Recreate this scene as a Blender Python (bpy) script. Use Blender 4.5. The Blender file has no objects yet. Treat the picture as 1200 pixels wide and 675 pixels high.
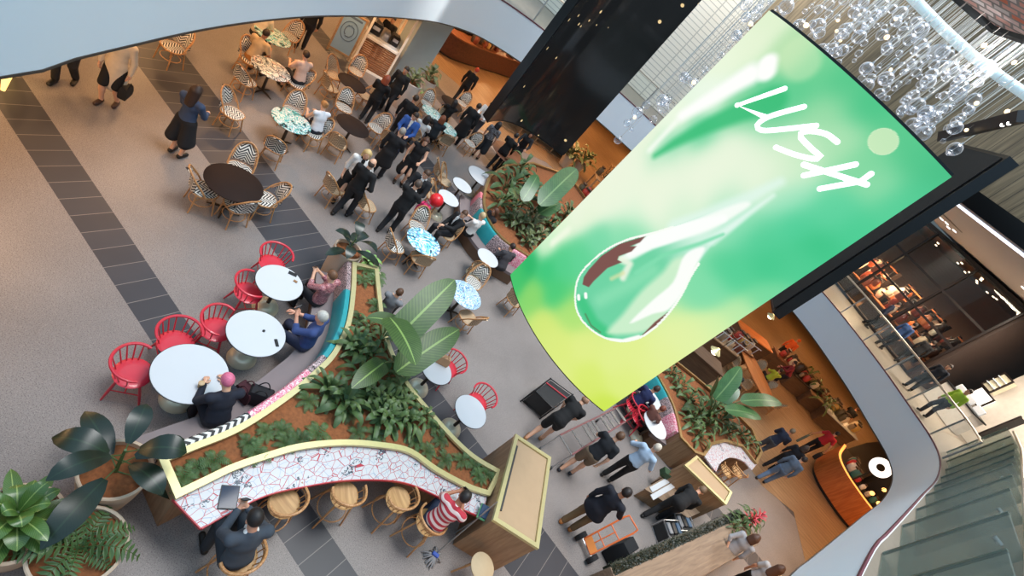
import bpy, bmesh, math, random
import numpy as np
from mathutils import Vector, Matrix
R_ = random.Random(7)
C = bpy.context.scene.collection
PI = math.pi
# ------------------------------------------------------------ camera frame (solved from the floor stripes)
MC = np.array([[0.62544678, 0.4920709, 0.60554319], [0.76410887, -0.22914749, -0.60301664], [-0.15796823, 0.83985574, -0.51931529]])
FP, HC = 579.394982, 7.6
EYE = np.array([0, 0, HC])
def at(u, v, z=0.0):
    d = MC.T @ np.array([u - 600, v - 337.5, FP]); t = (z - HC) / d[2]
    p = EYE + t * d
    return Vector((float(p[0]), float(p[1]), float(z)))
def at_y(u, v, y):
    d = MC.T @ np.array([u - 600, v - 337.5, FP]); p = EYE + d * (y / d[1]); return Vector([float(c) for c in p])
def at_d(u, v, r):
    d = MC.T @ np.array([u - 600, v - 337.5, FP]); p = EYE + d * (r / math.hypot(d[0], d[1])); return Vector([float(c) for c in p])
def hgt(foot, head, z=0.0):
    p = at(*foot, z); d = MC.T @ np.array([head[0] - 600, head[1] - 337.5, FP])
    t = (d[0] * p.x + d[1] * p.y) / (d[0] ** 2 + d[1] ** 2); return HC + t * d[2]
# ------------------------------------------------------------ materials
def lin(c):
    return tuple(((x / 255) / 12.92 if x / 255 <= .04045 else ((x / 255 + .055) / 1.055) ** 2.4) for x in c)
MATS = {}
class NT:
    def __init__(s, name):
        s.m = bpy.data.materials.new(name); s.m.use_nodes = True
        s.t = s.m.node_tree; s.b = s.t.nodes['Principled BSDF']; s.o = s.t.nodes['Material Output']
    def n(s, typ, **k):
        x = s.t.nodes.new(typ)
        for a, b in k.items():
            if a.startswith('i_'): x.inputs[a[2:].replace('_', ' ')].default_value = b
            else: setattr(x, a, b)
        return x
    def l(s, a, b): s.t.links.new(a, b)
    def math(s, op, a, b=None, c=None):
        x = s.n('ShaderNodeMath', operation=op)
        for i, q in enumerate((a, b, c)):
            if q is None: continue
            if isinstance(q, (int, float)): x.inputs[i].default_value = q
            else: s.l(q, x.inputs[i])
        return x.outputs[0]
    def mix(s, f, a, b):
        x = s.n('ShaderNodeMix', data_type='RGBA')
        for i, q in ((0, f), (6, a), (7, b)):
            if isinstance(q, (int, float)): x.inputs[i].default_value = q
            elif isinstance(q, tuple): x.inputs[i].default_value = (*q[:3], 1)
            else: s.l(q, x.inputs[i])
        return x.outputs[2]
    def xyz(s, kind='Object'):
        tc = s.n('ShaderNodeTexCoord'); sp = s.n('ShaderNodeSeparateXYZ'); s.l(tc.outputs[kind], sp.inputs[0])
        return tc.outputs[kind], sp.outputs
    def col(s, c): s.l(c, s.b.inputs['Base Color'])
def mat(name, rgb, rough=.6, metal=0., var=.12, vs=6., emit=0., spec=None, coat=0., bump=0., trans=0):
    if name in MATS: return MATS[name]
    t = NT(name); c = lin(rgb)
    t.b.inputs['Roughness'].default_value = rough; t.b.inputs['Metallic'].default_value = metal
    if coat: t.b.inputs['Coat Weight'].default_value = coat
    if spec is not None: t.b.inputs['Specular IOR Level'].default_value = spec
    co, _ = t.xyz()
    nz = t.n('ShaderNodeTexNoise', i_Scale=vs, i_Detail=3.); t.l(co, nz.inputs['Vector'])
    a = tuple(x * (1 - var) for x in c); b = tuple(min(1, x * (1 + var)) for x in c)
    mx = t.mix(nz.outputs['Fac'], a, b); t.col(mx)
    if emit:
        t.l(mx, t.b.inputs['Emission Color']); t.b.inputs['Emission Strength'].default_value = emit
    if bump:
        bp = t.n('ShaderNodeBump', i_Strength=bump, i_Distance=.01); t.l(nz.outputs['Fac'], bp.inputs['Height']); t.l(bp.outputs[0], t.b.inputs['Normal'])
    MATS[name] = t.m; return t.m
def wood(name, rgb, rgb2, axis=0, scale=3., rough=.5, plank=0.):
    if name in MATS: return MATS[name]
    t = NT(name); co, (x, y, z) = t.xyz()
    mp = t.n('ShaderNodeMapping'); s = [scale * 6] * 3; s[axis] = scale * .5; mp.inputs['Scale'].default_value = s
    t.l(co, mp.inputs['Vector'])
    nz = t.n('ShaderNodeTexNoise', i_Scale=1., i_Detail=4., i_Distortion=.6); t.l(mp.outputs[0], nz.inputs['Vector'])
    cr = t.n('ShaderNodeValToRGB'); cr.color_ramp.elements[0].position = .35; cr.color_ramp.elements[1].position = .68
    cr.color_ramp.elements[0].color = (*lin(rgb2), 1); cr.color_ramp.elements[1].color = (*lin(rgb), 1)
    t.l(nz.outputs['Fac'], cr.inputs[0]); c = cr.outputs[0]
    if plank:
        o = (y, x, x)[axis]
        g = t.math('LESS_THAN', t.math('FRACT', t.math('MULTIPLY', o, 1 / plank)), .06)
        c = t.mix(g, c, tuple(k * .45 for k in lin(rgb2)))
    t.col(c); t.b.inputs['Roughness'].default_value = rough
    MATS[name] = t.m; return t.m
def chevron(name, ca, cb, ax=(0, 2), k=9., a=.5, n=24., duty=.5):
    """zigzag basket weave in the part's own coordinates"""
    if name in MATS: return MATS[name]
    t = NT(name); co, xyz = t.xyz(); x, z = xyz[ax[0]], xyz[ax[1]]
    tri = t.math('ABSOLUTE', t.math('SUBTRACT', t.math('FRACT', t.math('ADD', t.math('MULTIPLY', x, k), .5)), .5))
    f = t.math('LESS_THAN', t.math('FRACT', t.math('MULTIPLY', t.math('ADD', z, t.math('MULTIPLY', tri, a / k * 2)), n)), duty)
    t.col(t.mix(f, lin(ca), lin(cb))); t.b.inputs['Roughness'].default_value = .55
    MATS[name] = t.m; return t.m
def splotch(name, cols, scale=9., kind='voronoi', rough=.35, dist=1.5):
    """printed pattern of hard-edged patches of several colours"""
    if name in MATS: return MATS[name]
    t = NT(name); co, _ = t.xyz()
    wv = t.n('ShaderNodeTexNoise', i_Scale=scale, i_Detail=1.5, i_Distortion=dist); t.l(co, wv.inputs['Vector'])
    cr = t.n('ShaderNodeValToRGB'); r = cr.color_ramp; r.interpolation = 'CONSTANT'
    k = len(cols)
    while len(r.elements) < k: r.elements.new(.5)
    for i, c in enumerate(cols):
        r.elements[i].position = 0 if i == 0 else .30 + .40 * i / k; r.elements[i].color = (*lin(c), 1)
    t.l(wv.outputs['Fac'], cr.inputs[0]); t.col(cr.outputs[0]); t.b.inputs['Roughness'].default_value = rough
    MATS[name] = t.m; return t.m
def leafmat(name, rgb, rgb2, rough=.42, rib=None):
    if name in MATS: return MATS[name]
    t = NT(name); co, _ = t.xyz()
    nz = t.n('ShaderNodeTexNoise', i_Scale=7., i_Detail=2.); t.l(co, nz.inputs['Vector'])
    oi = t.n('ShaderNodeObjectInfo')
    f = t.math('ADD', t.math('MULTIPLY', nz.outputs['Fac'], .8), t.math('MULTIPLY', oi.outputs['Random'], .3))
    c = t.mix(f, lin(rgb), lin(rgb2))
    if rib:
        uv = t.n('ShaderNodeUVMap'); sp = t.n('ShaderNodeSeparateXYZ'); t.l(uv.outputs[0], sp.inputs[0])
        d = t.math('ABSOLUTE', t.math('SUBTRACT', sp.outputs[0], .5))
        m = t.math('LESS_THAN', d, .035)
        v = t.math('GREATER_THAN', t.math('SINE', t.math('MULTIPLY', t.math('SUBTRACT', sp.outputs[1], t.math('MULTIPLY', d, .35)), 130.)), .55)
        c = t.mix(t.math('MULTIPLY', v, .12), c, lin(rib)); c = t.mix(t.math('MULTIPLY', m, .65), c, lin(rib))
    t.col(c); t.b.inputs['Roughness'].default_value = rough
    MATS[name] = t.m; return t.m
# ------------------------------------------------------------ mesh builder
class MB:
    def __init__(s): s.v = []; s.f = []; s.k = []; s.mi = 0; s.uv = {}
    def add(s, vs, fs):
        o = len(s.v); s.v += [tuple(p) for p in vs]; s.f += [[i + o for i in q] for q in fs]; s.k += [s.mi] * len(fs); return o
    def box(s, c, size, rz=0., m=None, ch=0.):
        hx, hy, hz = [q / 2 for q in size]; c = Vector(c)
        Rm = m if m is not None else Matrix.Rotation(rz, 3, 'Z')
        ch = min(ch, hx * .9, hy * .9, hz * .9)
        if ch <= 0:
            P = [(x, y, z) for x in (-hx, hx) for y in (-hy, hy) for z in (-hz, hz)]
            s.add([c + Rm @ Vector(p) for p in P], [(0, 1, 3, 2), (4, 6, 7, 5), (0, 4, 5, 1), (2, 3, 7, 6), (0, 2, 6, 4), (1, 5, 7, 3)]); return
        L = []
        for z, i in ((-hz, ch), (-hz + ch, 0), (hz - ch, 0), (hz, ch)):
            x, y = hx - i, hy - i; e = ch if i == 0 else ch * .6
            L.append([c + Rm @ Vector(p) for p in ((-x + e, -y, z), (x - e, -y, z), (x, -y + e, z), (x, y - e, z), (x - e, y, z), (-x + e, y, z), (-x, y - e, z), (-x, -y + e, z))])
        s.loft(L, caps=True)
    def loft(s, L, closed=True, caps=False, ring=False):
        n = len(L[0]); o = s.add([p for l in L for p in l], [])
        f = []
        m = len(L)
        for i in range(m if ring else m - 1):
            for j in range(n if closed else n - 1):
                a, b = i * n, ((i + 1) % m) * n; f.append([o + a + j, o + a + (j + 1) % n, o + b + (j + 1) % n, o + b + j])
        if caps: f.append([o + j for j in range(n)][::-1]); f.append([o + (m - 1) * n + j for j in range(n)])
        s.f += f; s.k += [s.mi] * len(f)
    def tube(s, path, r, n=8, ring=False, caps=True, flat=None):
        path = [Vector(p) for p in path]; m = len(path)
        rs = r if isinstance(r, (list, tuple)) else [r] * m
        L = []; prev = None
        for i, p in enumerate(path):
            if ring: t = path[(i + 1) % m] - path[i - 1]
            else: t = path[min(i + 1, m - 1)] - path[max(i - 1, 0)]
            t = t.normalized() if t.length > 1e-9 else Vector((0, 0, 1))
            if prev is None:
                a = Vector((0, 0, 1)) if abs(t.z) < .9 else Vector((1, 0, 0)); u = t.cross(a).normalized()
            else:
                u = prev - t * prev.dot(t); u = u.normalized() if u.length > 1e-6 else t.orthogonal().normalized()
            prev = u; w = t.cross(u)
            L.append([p + (u * math.cos(q) + w * math.sin(q) * (flat or 1)) * rs[i] for q in [2 * PI * j / n for j in range(n)]])
        s.loft(L, True, caps and not ring, ring)
    def lathe(s, prof, c=(0, 0, 0), n=24, sx=1., sy=1., caps=True):
        c = Vector(c); L = [[c + Vector((r * math.cos(2 * PI * j / n) * sx, r * math.sin(2 * PI * j / n) * sy, z)) for j in range(n)] for r, z in prof]
        s.loft(L, True, caps)
    def ball(s, c, r, n=12, m=8, rot=None):
        r = (r, r, r) if isinstance(r, (int, float)) else r; c = Vector(c); L = []
        for i in range(1, m):
            th = PI * i / m
            ring = [Vector((r[0] * math.sin(th) * math.cos(2 * PI * j / n), r[1] * math.sin(th) * math.sin(2 * PI * j / n), -r[2] * math.cos(th))) for j in range(n)]
            L.append([c + (rot @ p if rot else p) for p in ring])
        o = len(s.v); s.loft(L, True, False)
        b = Vector((0, 0, -r[2])); t = Vector((0, 0, r[2]))
        ib = s.add([c + (rot @ b if rot else b), c + (rot @ t if rot else t)], []); e = o + (m - 2) * n
        f = [[ib, o + (j + 1) % n, o + j] for j in range(n)] + [[ib + 1, e + j, e + (j + 1) % n] for j in range(n)]
        s.f += f; s.k += [s.mi] * len(f)
    def prism(s, poly, z0, z1, top=True, bottom=True):
        n = len(poly); o = s.add([(p[0], p[1], z0) for p in poly] + [(p[0], p[1], z1) for p in poly], [])
        f = [[o + i, o + (i + 1) % n, o + n + (i + 1) % n, o + n + i] for i in range(n)]
        if bottom: f.append([o + i for i in range(n)][::-1])
        if top: f.append([o + n + i for i in range(n)])
        s.f += f; s.k += [s.mi] * len(f)
    def ribbon(s, A, B, z0, z1):
        """solid between two plan polylines of equal length"""
        L = [[(a[0], a[1], z0), (b[0], b[1], z0), (b[0], b[1], z1), (a[0], a[1], z1)] for a, b in zip(A, B)]
        s.loft(L, True, True)
    def blade(s, pts, width, up=(0, 0, 1), fold=.18, prof=None, uvs=True):
        """leaf: centre line pts, half blades folded up along the rib"""
        pts = [Vector(p) for p in pts]; n = len(pts); up = Vector(up); vs = []
        for i, p in enumerate(pts):
            t = (pts[min(i + 1, n - 1)] - pts[max(i - 1, 0)]).normalized()
            sd = t.cross(up); sd = sd.normalized() if sd.length > 1e-5 else Vector((1, 0, 0)); nn = sd.cross(t)
            q = i / (n - 1); w = width * (prof(q) if prof else (math.sin(PI * min(1, q * .93 + .05)) ** .75)) / 2
            if i == n - 1: w = width * .02
            vs += [p - sd * w + nn * w * fold, p, p + sd * w + nn * w * fold]
        fs = []
        for i in range(n - 1):
            a = i * 3; fs += [(a, a + 1, a + 4, a + 3), (a + 1, a + 2, a + 5, a + 4)]
        o = s.add(vs, fs)
        for i in range(n):
            for j in range(3): s.uv[o + i * 3 + j] = (j / 2, i / (n - 1))
    def mesh(s, name, mats, smooth=True, ang=.7):
        me = bpy.data.meshes.new(name); me.from_pydata(s.v, [], s.f)
        for m in (mats if isinstance(mats, (list, tuple)) else [mats]): me.materials.append(m)
        if any(s.k): me.polygons.foreach_set('material_index', s.k)
        if s.uv:
            uv = me.uv_layers.new(name='UVMap'); li = [l.vertex_index for l in me.loops]
            uv.data.foreach_set('uv', [c for i in li for c in s.uv.get(i, (0, 0))])
        fixn(me)
        if smooth:
            me.polygons.foreach_set('use_smooth', [True] * len(me.polygons)); me.set_sharp_from_angle(angle=ang)
        me.update(); return me
    def build(s, name, mats, parent=None, smooth=True, ang=.7):
        return obj(name, s.mesh(name, mats, smooth, ang), parent)
def fixn(me):
    bm = bmesh.new(); bm.from_mesh(me); bmesh.ops.recalc_face_normals(bm, faces=bm.faces); bm.to_mesh(me); bm.free()
def obj(name, me, parent=None):
    o = bpy.data.objects.new(name, me); C.objects.link(o)
    if parent is not None: o.parent = parent
    return o
def thing(name, label, cat, loc=(0, 0, 0), rz=0., group=None):
    o = bpy.data.objects.new(name, None); C.objects.link(o); o.empty_display_size = .1
    o.location = loc; o.rotation_euler = (0, 0, rz); o['label'] = label; o['category'] = cat
    if group: o['group'] = group
    return o
def tag(o, label, cat, group=None, kind=None):
    o['label'] = label; o['category'] = cat
    if group: o['group'] = group
    if kind: o['kind'] = kind
    return o
def struct(o): o['kind'] = 'structure'; return o
def dup(root, loc=None, rz=None, label=None, group=None, scale=None):
    def cp(o, par):
        c = o.copy(); C.objects.link(c)
        if par is not None: c.parent = par
        for ch in KIDS.get(o.name, ()): cp(ch, c)
        return c
    r = cp(root, None)
    if loc is not None: r.location = loc
    if rz is not None: r.rotation_euler = (0, 0, rz)
    if label: r['label'] = label
    if group: r['group'] = group
    if scale: r.scale = (scale,) * 3
    return r
KIDS = {}
def kids(root):
    for ch in root.children: KIDS.setdefault(root.name, []); 
    def rec(o):
        KIDS[o.name] = list(o.children)
        for c in o.children: rec(c)
    rec(root); return root
class Proto:
    """first use moves the built thing itself, later uses copy it with its parts"""
    def __init__(s, root): s.r = kids(root); s.used = False
    def __call__(s, loc, rz, label, group=None, scale=None):
        if not s.used:
            s.used = True; s.r.location = loc; s.r.rotation_euler = (0, 0, rz); s.r['label'] = label
            if group: s.r['group'] = group
            if scale: s.r.scale = (scale,) * 3
            return s.r
        o = dup(s.r, loc, rz, label, group, scale)
        if not group and 'group' in o: del o['group']
        if not scale: o.scale = (1, 1, 1)
        return o
def smooth_line(P, n=40):
    """Catmull-Rom through plan points, n even samples"""
    P = [Vector((p[0], p[1])) for p in P]; Q = []
    E = [P[0] * 2 - P[1]] + P + [P[-1] * 2 - P[-2]]
    for i in range(1, len(E) - 2):
        for k in range(12):
            t = k / 12; a, b, c, d = E[i - 1:i + 3]
            Q.append(.5 * ((2 * b) + (c - a) * t + (2 * a - 5 * b + 4 * c - d) * t * t + (3 * b - a - 3 * c + d) * t ** 3))
    Q.append(P[-1]); return resample(Q, n)
def resample(Q, n):
    L = [0]
    for a, b in zip(Q, Q[1:]): L.append(L[-1] + (b - a).length)
    out = []; j = 0
    for i in range(n):
        s = L[-1] * i / (n - 1)
        while j < len(Q) - 2 and L[j + 1] < s: j += 1
        d = L[j + 1] - L[j]; t = (s - L[j]) / d if d > 0 else 0
        out.append(Q[j].lerp(Q[j + 1], min(1, max(0, t))))
    return out
def offset(Q, d):
    """plan polyline shifted d to its left"""
    out = []; n = len(Q)
    for i in range(n):
        t = (Q[min(i + 1, n - 1)] - Q[max(i - 1, 0)]).normalized(); out.append(Q[i] + Vector((-t.y, t.x)) * d)
    return out
def offset_poly(P, d):
    n = len(P); out = []; ar = sum(P[i].x * P[(i + 1) % n].y - P[(i + 1) % n].x * P[i].y for i in range(n)); sg = 1 if ar > 0 else -1
    for i in range(n):
        a = (P[i] - P[i - 1]).normalized(); b = (P[(i + 1) % n] - P[i]).normalized()
        na = Vector((-a.y, a.x)) * sg; nb = Vector((-b.y, b.x)) * sg; m = na + nb
        m = m.normalized() if m.length > 1e-4 else na; k = max(.45, m.dot(na)); out.append(P[i] + m * (d / k))
    return out
def bez(a, b, c, n=8):
    a, b, c = Vector(a), Vector(b), Vector(c)
    return [a * (1 - t) ** 2 + b * 2 * t * (1 - t) + c * t * t for t in [i / (n - 1) for i in range(n)]]
def ang_to(p, q): return math.atan2(q.y - p.y, q.x - p.x) - PI / 2
# ------------------------------------------------------------ people
def sd_cone(P, a, b, ra, rb):
    a = np.array(a); b = np.array(b); ba = b - a; pa = P - a
    h = np.clip((pa @ ba) / max(ba @ ba, 1e-9), 0, 1)
    return np.linalg.norm(pa - h[..., None] * ba, axis=-1) - (ra + (rb - ra) * h)
def sd_ell(P, c, r, M=None):
    q = P - np.array(c)
    if M is not None: q = q @ np.array(M)
    r = np.array(r); k0 = np.linalg.norm(q / r, axis=-1); k1 = np.linalg.norm(q / r ** 2, axis=-1)
    return k0 * (k0 - 1) / np.maximum(k1, 1e-6)
def field_mesh(prims, res, cut=None):
    """prims: ('c',a,b,ra,rb,k) or ('e',c,r,M,k) smoothly merged into one closed surface"""
    lo = np.full(3, 9e9); hi = -lo
    bb = []
    for p in prims:
        if p[0] == 'c':
            a, b = np.array(p[1]), np.array(p[2]); r = max(p[3], p[4]); l, h = np.minimum(a, b) - r, np.maximum(a, b) + r
        else:
            r = max(p[2]); l, h = np.array(p[1]) - r, np.array(p[1]) + r
        bb.append((l, h)); lo = np.minimum(lo, l); hi = np.maximum(hi, h)
    lo = lo - 2.5 * res; n = np.ceil((hi - lo) / res).astype(int) + 4
    F = np.full(n, .2); ax = [lo[i] + np.arange(n[i]) * res for i in range(3)]
    for p, (l, h) in zip(prims, bb):
        i0 = np.maximum(0, np.floor((l - .05 - lo) / res).astype(int)); i1 = np.minimum(n, np.ceil((h + .05 - lo) / res).astype(int) + 1)
        sl = tuple(slice(a, b) for a, b in zip(i0, i1))
        P = np.stack(np.meshgrid(*[ax[i][sl[i]] for i in range(3)], indexing='ij'), -1)
        d = sd_cone(P, *p[1:5]) if p[0] == 'c' else sd_ell(P, p[1], p[2], p[3]); k = p[-1]
        f = F[sl]; hh = np.clip(.5 + .5 * (d - f) / k, 0, 1)
        F[sl] = d * (1 - hh) + f * hh - k * hh * (1 - hh)
    if cut is not None:
        P = np.stack(np.meshgrid(*ax, indexing='ij'), -1)
        for c, nn in cut: F = np.maximum(F, -((P - np.array(c)) @ np.array(nn)))
    ins = F < 0
    cs = [(i, j, k) for i in (0, 1) for j in (0, 1) for k in (0, 1)]
    sub = lambda A, c: A[c[0]:A.shape[0] - 1 + c[0], c[1]:A.shape[1] - 1 + c[1], c[2]:A.shape[2] - 1 + c[2]]
    cnt = sum(sub(ins, c).astype(np.int8) for c in cs); act = (cnt > 0) & (cnt < 8)
    I = np.argwhere(act); idx = -np.ones(act.shape, int); idx[act] = np.arange(len(I))
    acc = np.zeros((len(I), 3)); w = np.zeros(len(I))
    for a in cs:
        for d in range(3):
            if a[d]: continue
            b = list(a); b[d] = 1; b = tuple(b)
            fa = sub(F, a)[act]; fb = sub(F, b)[act]; m = (fa < 0) != (fb < 0)
            t = np.where(m, fa / np.where(m, fa - fb, 1), 0); pos = np.array(a, float)[None] + np.eye(3)[d][None] * t[:, None]
            acc += pos * m[:, None]; w += m
    V = lo + (I + acc / w[:, None]) * res
    Q = []
    for d in range(3):
        e, g = [(1, 2), (2, 0), (0, 1)][d]
        s0 = [slice(None)] * 3; s1 = [slice(None)] * 3; s0[d] = slice(0, -1); s1[d] = slice(1, None)
        a = ins[tuple(s0)]; b = ins[tuple(s1)]; J = np.argwhere(a != b); J = J[(J[:, e] > 0) & (J[:, g] > 0)]
        J = J[(J[:, e] < n[e] - 1) & (J[:, g] < n[g] - 1)]
        fl = a[tuple(J.T)]
        def cell(de, dg):
            K = J.copy(); K[:, e] -= de; K[:, g] -= dg; return idx[tuple(K.T)]
        q = np.stack([cell(1, 1), cell(0, 1), cell(0, 0), cell(1, 0)], 1)
        q[~fl] = q[~fl][:, ::-1]; Q.append(q)
    Q = np.concatenate(Q); Q = Q[(Q >= 0).all(1)]
    return V, Q
def np_mesh(name, V, Q, mats, extra=None):
    me = bpy.data.meshes.new(name); vs = V.tolist(); fs = Q.tolist(); k = [0] * len(fs)
    if extra is not None:
        o = len(vs); vs += [tuple(p) for p in extra.v]; fs += [[i + o for i in f] for f in extra.f]; k += extra.k
    me.from_pydata(vs, [], fs)
    for m in mats: me.materials.append(m)
    me.polygons.foreach_set('material_index', k)
    me.polygons.foreach_set('use_smooth', [True] * len(fs)); me.update(); return me
def skin(rgb): return mat('skin_%d_%d_%d' % rgb, rgb, .5, var=.05)
def cloth(rgb): return mat('cloth_%d_%d_%d' % rgb, rgb, .85, var=.12, vs=14)
def ik(S, T, a, b, pole):
    S, T, pole = Vector(S), Vector(T), Vector(pole); d = T - S; L = min(d.length, (a + b) * .985); d = d.normalized(); T = S + d * L
    x = (a * a - b * b + L * L) / (2 * L); h = math.sqrt(max(0, a * a - x * x)); p = pole - d * pole.dot(d)
    return S + d * x + p.normalized() * h, T
HANDS = dict(down=(.25, .05, .80), front=(.13, .34, 1.10), hip=(.20, .10, 1.0), fwd=(.20, .48, 1.05), back=(.08, -.16, .95), cross=(-.08, .20, 1.12),
             table=(.14, .43, .80), lap=(.10, .30, .60), sphone=(.06, .36, 1.0), head=(.10, .14, 1.42), swing=(.24, .24, .86), swingb=(.26, -.2, .86), low=(.16, .55, .75))
def person(u, v, to, label, h=1.72, pose='stand', lean=0., stride=0., arms=('down', 'down'), look=.12, turn=0.,
           top=(30, 30, 34), sleeve='long', bottom='trousers', bot=(30, 30, 34), shoe=(25, 22, 20), sk=(205, 150, 120), hair='short', hc=(50, 36, 26),
           shirt=None, coat=0, z=0., res=None, group=None, seat=.46, bare_shin=False, topmat=None, sock=None):
    p0 = at(u, v, z + (seat if pose == 'sit' else 0)); t0 = at(*to, z)
    rz = ang_to(p0, t0); p0.z = z
    dist = (Vector((p0.x, p0.y, p0.z)) - Vector((0, 0, HC))).length
    res = res or (.0135 if dist < 11 else .017 if dist < 15 else .022)
    s = h / 1.72
    root = thing('person', label, 'person', p0, rz, group); root.scale = (s, s, s)
    sit = pose == 'sit'
    pz = (seat / s + .09) if sit else .93 - abs(stride) * .12
    pel = Vector((0, 0, pz)); RX = Matrix.Rotation(-lean, 3, 'X'); RT = RX
    up = lambda x, y, zz: pel + RT @ Vector((x, y, zz))
    ab, ch, nk = up(0, .005, .16), up(0, 0, .35), up(0, -.015, .53)
    RH = Matrix.Rotation(turn, 3, 'Z') @ Matrix.Rotation(-lean * .55 - look, 3, 'X')
    hd = nk + RH @ Vector((0, .03, .155)); H = lambda x, y, zz: hd + RH @ Vector((x, y, zz))
    sh = {q: up(.185 * q, -.015, .465) for q in (-1, 1)}
    hip = {q: pel + Vector((.09 * q, 0, -.03)) for q in (-1, 1)}
    kn, an, toe = {}, {}, {}
    for q in (-1, 1):
        if sit:
            kn[q] = Vector((.13 * q, .42, pz - .03)); an[q] = Vector((.13 * q, .40 + .05 * q, .09)); toe[q] = an[q] + Vector((.015 * q, .15, -.05))
        else:
            y = stride * q; an[q] = Vector((.10 * q, y, .09)); K, _ = ik(hip[q], an[q], .43, .43, (0, 1, 0)); kn[q] = K; toe[q] = an[q] + Vector((.02 * q, .15, -.05))
    el, wr, hn = {}, {}, {}
    for q, a in zip((-1, 1), arms):
        a = HANDS[a] if isinstance(a, str) else a
        T = Vector((a[0] * q, a[1], a[2] + ((pz - .93) if (a[2] < 1.05 and not sit and isinstance(arms[0], str)) else 0)))
        e, w = ik(sh[q], T, .285, .255, (.55 * q, -.5, -.65)); el[q], wr[q] = e, w; hn[q] = (w - e).normalized()
    T3 = lambda P: tuple(P)
    MT = np.array(RT); MH = np.array(RH)
    B = [('e', T3(pel), (.15, .10, .105), None, .03), ('c', T3(pel), T3(ab), .115, .11, .04), ('e', T3(ab), (.135, .09, .13), MT, .04), ('e', T3(ch), (.155, .10, .155), MT, .04),
         ('c', T3(sh[-1]), T3(sh[1]), .052, .052, .03), ('c', T3(nk - (nk - ch) * .2), T3(H(0, -.02, -.06)), .056, .05, .025),
         ('e', T3(H(0, -.005, .02)), (.075, .093, .10), MH, .02), ('e', T3(H(0, .022, -.06)), (.055, .066, .062), MH, .03),
         ('c', T3(H(0, .088, .0)), T3(H(0, .104, -.028)), .010, .014, .012)]
    for q in (-1, 1):
        B += [('e', T3(H(.077 * q, -.008, -.012)), (.014, .022, .034), MH, .01),
              ('c', T3(sh[q]), T3(el[q]), .050, .040, .03), ('c', T3(el[q]), T3(wr[q]), .039, .026, .02), ('c', T3(wr[q]), T3(wr[q] + hn[q] * .075), .026, .030, .015),
              ('c', T3(hip[q]), T3(kn[q]), .082, .055, .03), ('c', T3(kn[q]), T3(kn[q].lerp(an[q], .35)), .053, .055, .02), ('c', T3(kn[q].lerp(an[q], .3)), T3(an[q]), .055, .037, .02),
              ('c', T3(an[q] - Vector((0, .02, .045))), T3(toe[q] + Vector((0, 0, 0))), .038, .032, .02)]
    V, Q = field_mesh(B, res)
    X = MB()
    for q in (-1, 1):                                                  # hands: four unequal curled fingers and a side thumb
        d = hn[q]; pn = Vector((-q, 0, 0)) if d.z < -.6 else Vector((0, 0, -1)); pn = (pn - d * pn.dot(d)).normalized(); sd = d.cross(pn).normalized()
        if sd.y < 0 and d.z < -.6: sd = -sd
        elif d.z >= -.6 and sd.x * q > 0: sd = -sd
        b = wr[q] + d * .078; X.mi = 0
        for k, (o, L) in enumerate(((.027, .070), (.010, .080), (-.009, .075), (-.027, .058))):
            a0 = b + sd * o; path = [a0 - d * .02, a0]; a = .25 + .06 * k; pp = a0
            for seg in (.45, .32, .23):
                pp = pp + (d * math.cos(a) + pn * math.sin(a)) * L * seg; path.append(pp); a += .45
            X.tube(path, [.0105, .0105, .0095, .0085, .006], 6)
        a0 = wr[q] + d * .025 + sd * .022
        X.tube([a0, a0 + sd * .028 + d * .022 + pn * .008, a0 + sd * .034 + d * .05 + pn * .02, a0 + sd * .03 + d * .066 + pn * .026], [.013, .012, .010, .007], 6)
        X.mi = 1; X.ball(H(.031 * q, .080, .016), (.014, .010, .007), 8, 5, RH)
        X.mi = 2; X.ball(H(.031 * q, .0885, .016), (.006, .004, .006), 6, 4, RH)
        X.mi = 3; X.ball(H(.031 * q, .086, .036), (.019, .007, .004), 6, 4, RH)
    X.mi = 4; X.ball(H(0, .083, -.062), (.024, .009, .007), 8, 5, RH)
    obj('body', np_mesh('body', V, Q, [skin(sk), mat('eye_white', (225, 222, 216), .3), mat('pupil', (30, 24, 20), .2), cloth(hc), mat('lips', (165, 90, 82), .5)], X), root)
    # clothing
    if top is not None:
        g = .022; P = [('e', T3(ab), (.135 + g + .005, .09 + g + .008, .15), MT, .05), ('e', T3(ch), (.155 + g, .10 + g, .165), MT, .05), ('c', T3(sh[-1]), T3(sh[1]), .066, .066, .04),
             ('c', T3(up(0, -.02, .44)), T3(up(0, -.018, .515)), .078, .062, .03), ('e', T3(pel + RT @ Vector((0, 0, .03))), (.15 + g + .006, .10 + g + .008, .13), MT, .05)]
        if coat:
            if not sit: P += [('c', T3(pel), T3((hip[-1] + hip[1]) / 2 + Vector((0, (stride * .1), -coat))), .155, .165, .05), ('c', T3(pel + Vector((-.05, 0, 0))), T3(hip[-1].lerp(kn[-1], .0) + Vector((-.02, 0, -coat))), .12, .13, .05), ('c', T3(pel + Vector((.05, 0, 0))), T3(hip[1] + Vector((.02, 0, -coat))), .12, .13, .05)]
        for q in (-1, 1):
            if sleeve == 'long': P += [('c', T3(sh[q]), T3(el[q]), .070, .056, .03), ('c', T3(el[q]), T3(el[q].lerp(wr[q], .93)), .055, .042, .02)]
            elif sleeve == 'short': P += [('c', T3(sh[q]), T3(sh[q].lerp(el[q], .62)), .072, .064, .03)]
            elif sleeve == 'mid': P += [('c', T3(sh[q]), T3(el[q]), .070, .056, .03), ('c', T3(el[q]), T3(el[q].lerp(wr[q], .35)), .055, .05, .02)]
        V, Q = field_mesh(P, res)
        obj({'long': 'jacket', 'mid': 'blouse', 'short': 'shirt'}.get(sleeve, 'top'), np_mesh('top', V, Q, [topmat or cloth(top)]), root)
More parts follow.
